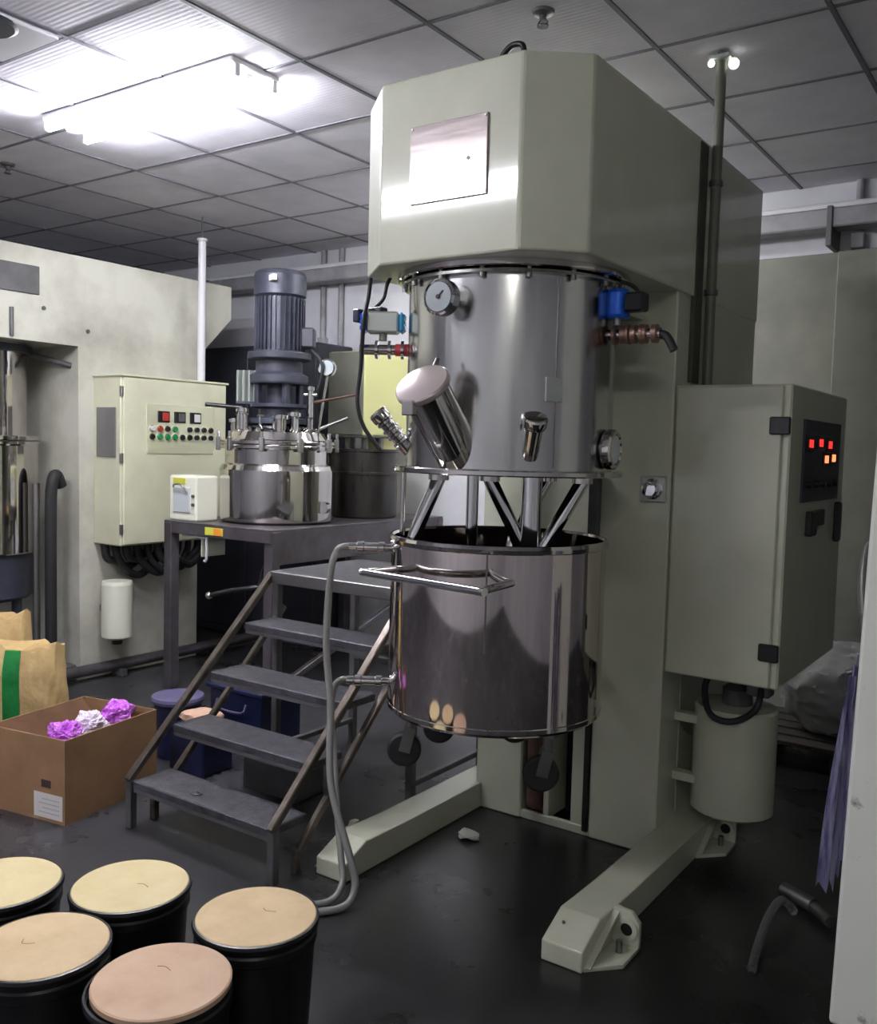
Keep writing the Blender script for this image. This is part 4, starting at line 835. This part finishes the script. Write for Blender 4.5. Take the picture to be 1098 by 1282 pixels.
# second, smaller mixer behind
sm = thing('small_mixer', (-4.05, 4.98, PZ), 'small yellow-cream mixer head over a dark pot behind the kettle', 'mixer')
MB().box((-4.24, 4.76, 1.56), (-3.93, 5.235, 2.12), bev=0.010, seg=2).build('mixer_head', 'far_yellow', sm)
MB().box((-4.236, 4.748, 1.565), (-3.936, 4.762, 2.115), bev=0.003).build('grey_front_face', 'dull_grey', sm)  # thin grey sheet, makes the front duller than the yellow head
MB().box((-4.20, 5.06, PZ), (-4.0, 5.22, 1.56), bev=0.006).build('mixer_column', 'far_yellow', sm)
for x, y in ((-4.13, 4.84), (-4.03, 4.90), (-3.97, 4.98)): MB().cyl((x, y, 1.40), (x, y, 1.56), 0.024, seg=14).build('mixing_shaft', 'steel_dull', sm)
MB().box((-4.25, 4.75, 1.545), (-3.92, 5.04, 1.56), bev=0.003).build('head_sill', 'grey_paint', sm)
pt_ = thing('dark_pot', (-4.0, 4.80, PZ), 'dark steel pot on the stand under the small mixer head', 'pot')
MB().lathe([(0, PZ), (0.225, PZ), (0.232, PZ + 0.008), (0.232, PZ + 0.43), (0.244, PZ + 0.435), (0.244, PZ + 0.45), (0.226, PZ + 0.452), (0.222, PZ + 0.44), (0.222, PZ + 0.02), (0, PZ + 0.02)], (-3.965, 4.80, 0), seg=48).build('pot_body', 'tank_dark', pt_)
MB().lathe([(0.231, PZ + 0.28), (0.238, PZ + 0.285), (0.238, PZ + 0.30), (0.231, PZ + 0.305)], (-3.965, 4.80, 0), seg=48).build('pot_band', 'tank_dark', pt_)
# dark cabinet behind the kettle
dcb = thing('dark_cabinet', (-5.2, 5.15, 0), 'dark slate-blue cabinet against the back wall behind the kettle', 'cabinet')
MB().box((-6.6, 4.95, 0), (-4.52, 5.335, 2.22), bev=0.01).build('cabinet_body', 'dark_paint', dcb)
for k in range(3):
    x = -6.58 + 0.69 * k
    dq = MB().box((x, 4.935, 0.06), (x + 0.67, 4.952, 2.18), bev=0.005).build('cabinet_door', 'dark_paint', dcb)
    MB().box((x + 0.58, 4.915, 1.05), (x + 0.60, 4.937, 1.25), bev=0.004).build('door_handle', 'steel_dull', dq)

# ================================================================== RIGHT EDGE
pil = struct(MB().prism([(-0.466, 2.545), (0.05, 2.545), (0.05, 3.0), (-0.466, 3.0)], 0, CEIL, 'z', bev=0.01).build('trim_3', 'pillar', org=(-0.2, 2.75, 0)), 'stained white painted pillar', 'pillar')
for v in pil.data.vertices:
    f = v.co.z / CEIL; v.co.x += 0.062 * f; v.co.y += 0.03 * f
vs_ = thing('hanging_sheets', (-0.52, 2.72, 0.25), 'violet translucent sheets hanging against the white pillar', 'sheet')
for k in range(3):
    s = MB(); rows = []
    n_ = 14
    for j in range(n_ + 1):
        t = j / n_
        z = 0.33 + 0.02 * k + (0.92 - 0.33) * t
        wdt = 0.052 * (1 - 0.5 * t) - 0.006 * k
        base_ = Vector((-0.505 + 0.036 * t, 2.63 + 0.05 * k, z))
        rows.append([s.bm.verts.new(base_ + rd * (wdt * (q / 4 - 0.6)) + fd * (0.012 * math.sin(q * 2.2 + 4 * t + k)) + Vector((0, 0, (0.02 * math.sin(q * 2.7 + k)) if j == 0 else 0))) for q in range(5)])
    for a, b in zip(rows, rows[1:]):
        for q in range(4): s.bm.faces.new((a[q], a[q + 1], b[q + 1], b[q]))
    bmesh.ops.solidify(s.bm, geom=s.bm.faces[:], thickness=0.002)
    s.build('sheet', 'violet_film', vs_)
MB().cyl((-0.50, 2.70, 0.91), (-0.44, 2.72, 0.93), 0.008, seg=8).build('hook', 'steel_dull', vs_)
fh = MB().tube([(-0.70, 2.66, 0.012), (-0.715, 2.76, 0.02), (-0.725, 2.90, 0.05), (-0.715, 3.0, 0.075), (-0.695, 3.03, 0.06), (-0.68, 3.05, 0.03)], 0.014, seg=10).build('clear_tube', 'clear')
tag(fh, 'bent clear plastic tube lying on the dark floor near the pillar', 'tube')
fit = thing('pipe_fitting', (-0.66, 3.16, 0), 'dull pipe fitting on the floor behind the bent clear tube', 'fitting')
MB().cyl((-0.75, 3.20, 0.026), (-0.64, 3.14, 0.026), 0.025, seg=16).build('fitting_body', 'steel_dull', fit)
MB().cyl((-0.64, 3.14, 0.026), (-0.57, 3.06, 0.026), 0.018, seg=14).build('fitting_elbow', 'steel_dull', fit)
MB().lathe([(0.02, -0.01), (0.025, -0.008), (0.025, 0.008), (0.02, 0.01)], (-0.70, 3.173, 0.026), (-0.11, 0.06, 0), seg=16).build('fitting_ring', 'steel_dull', fit)
pal = thing('pallet', (-0.95, 4.9, 0), 'dark low pallet under the white sack by the back wall', 'pallet')
for k in range(5): MB().box((-1.35, 4.58 + 0.13 * k, 0.10), (-0.35, 4.68 + 0.13 * k, 0.122), bev=0.003).build('pallet_board', 'old_wood', pal)
for x in (-1.33, -0.9, -0.45): MB().box((x, 4.58, 0.0), (x + 0.08, 5.2, 0.10), bev=0.003).build('pallet_runner', 'old_wood', pal)
crumple('white_sack', (-0.93, 4.88, 0.122 + 0.23), (0.27, 0.22, 0.23), 'sack', 'grey-white filled sack lying on the pallet behind the cabinet', 'sack', 31, sub=5, amp=0.14, jit=0.0)
ch = MB().tube([(-0.86, 5.245, 1.06), (-0.86, 5.10, 1.05), (-0.85, 4.95, 1.02), (-0.82, 4.75, 0.85), (-0.74, 4.55, 0.60), (-0.66, 4.42, 0.35), (-0.62, 4.30, 0.10), (-0.66, 4.15, 0.032), (-0.80, 4.10, 0.03)], 0.03, seg=12).build('suction_hose', 'dark_hose')
tag(ch, 'thick grey suction hose drooping behind the control cabinet', 'hose')
# scrap and ceiling bits
crumple('paper_scrap', (-1.855, 2.93, 0.012), (0.04, 0.03, 0.012), 'paper', 'torn scrap of paper on the floor before the mixer base', 'paper', 44, sub=2, amp=0.7)
for x, y, l in ((-1.587, 2.824, 'small dark sprinkler head in the ceiling above the mixer'), (-4.90, 2.86, 'small dark sprinkler head in the ceiling near the left mixer')):
    s = thing('sprinkler', (x, y, CEIL - 0.05), l, 'sprinkler')
    MB().lathe([(0, 0.003), (0.04, 0.003), (0.036, -0.008), (0.012, -0.014), (0.012, -0.03), (0, -0.03)], (x, y, CEIL), seg=20).build('escutcheon', 'grey_paint', s)
    MB().lathe([(0, -0.05), (0.02, -0.05), (0.02, -0.045), (0, -0.045)], (x, y, CEIL), seg=14).build('deflector', 'grey_paint', s)
    for a in (0, PI): MB().tube([(x + 0.01 * math.cos(a), y, CEIL - 0.028), (x + 0.018 * math.cos(a), y, CEIL - 0.038), (x + 0.004 * math.cos(a), y, CEIL - 0.047)], 0.003, seg=6).build('yoke_arm', 'grey_paint', s)
cv = thing('ceiling_vent', (-3.30, 1.80, CEIL - 0.02), 'white square ceiling vent with a dark round throat', 'vent')
MB().box((-3.56, 1.51, CEIL - 0.018), (-3.185, 2.06, CEIL - 0.002), bev=0.004).build('vent_plate', 'fixture', cv)
MB().lathe([(0, -0.024), (0.11, -0.024), (0.125, -0.017), (0, -0.017)], (-3.30, 1.83, CEIL), seg=32).build('vent_throat', 'dark_paint', cv)
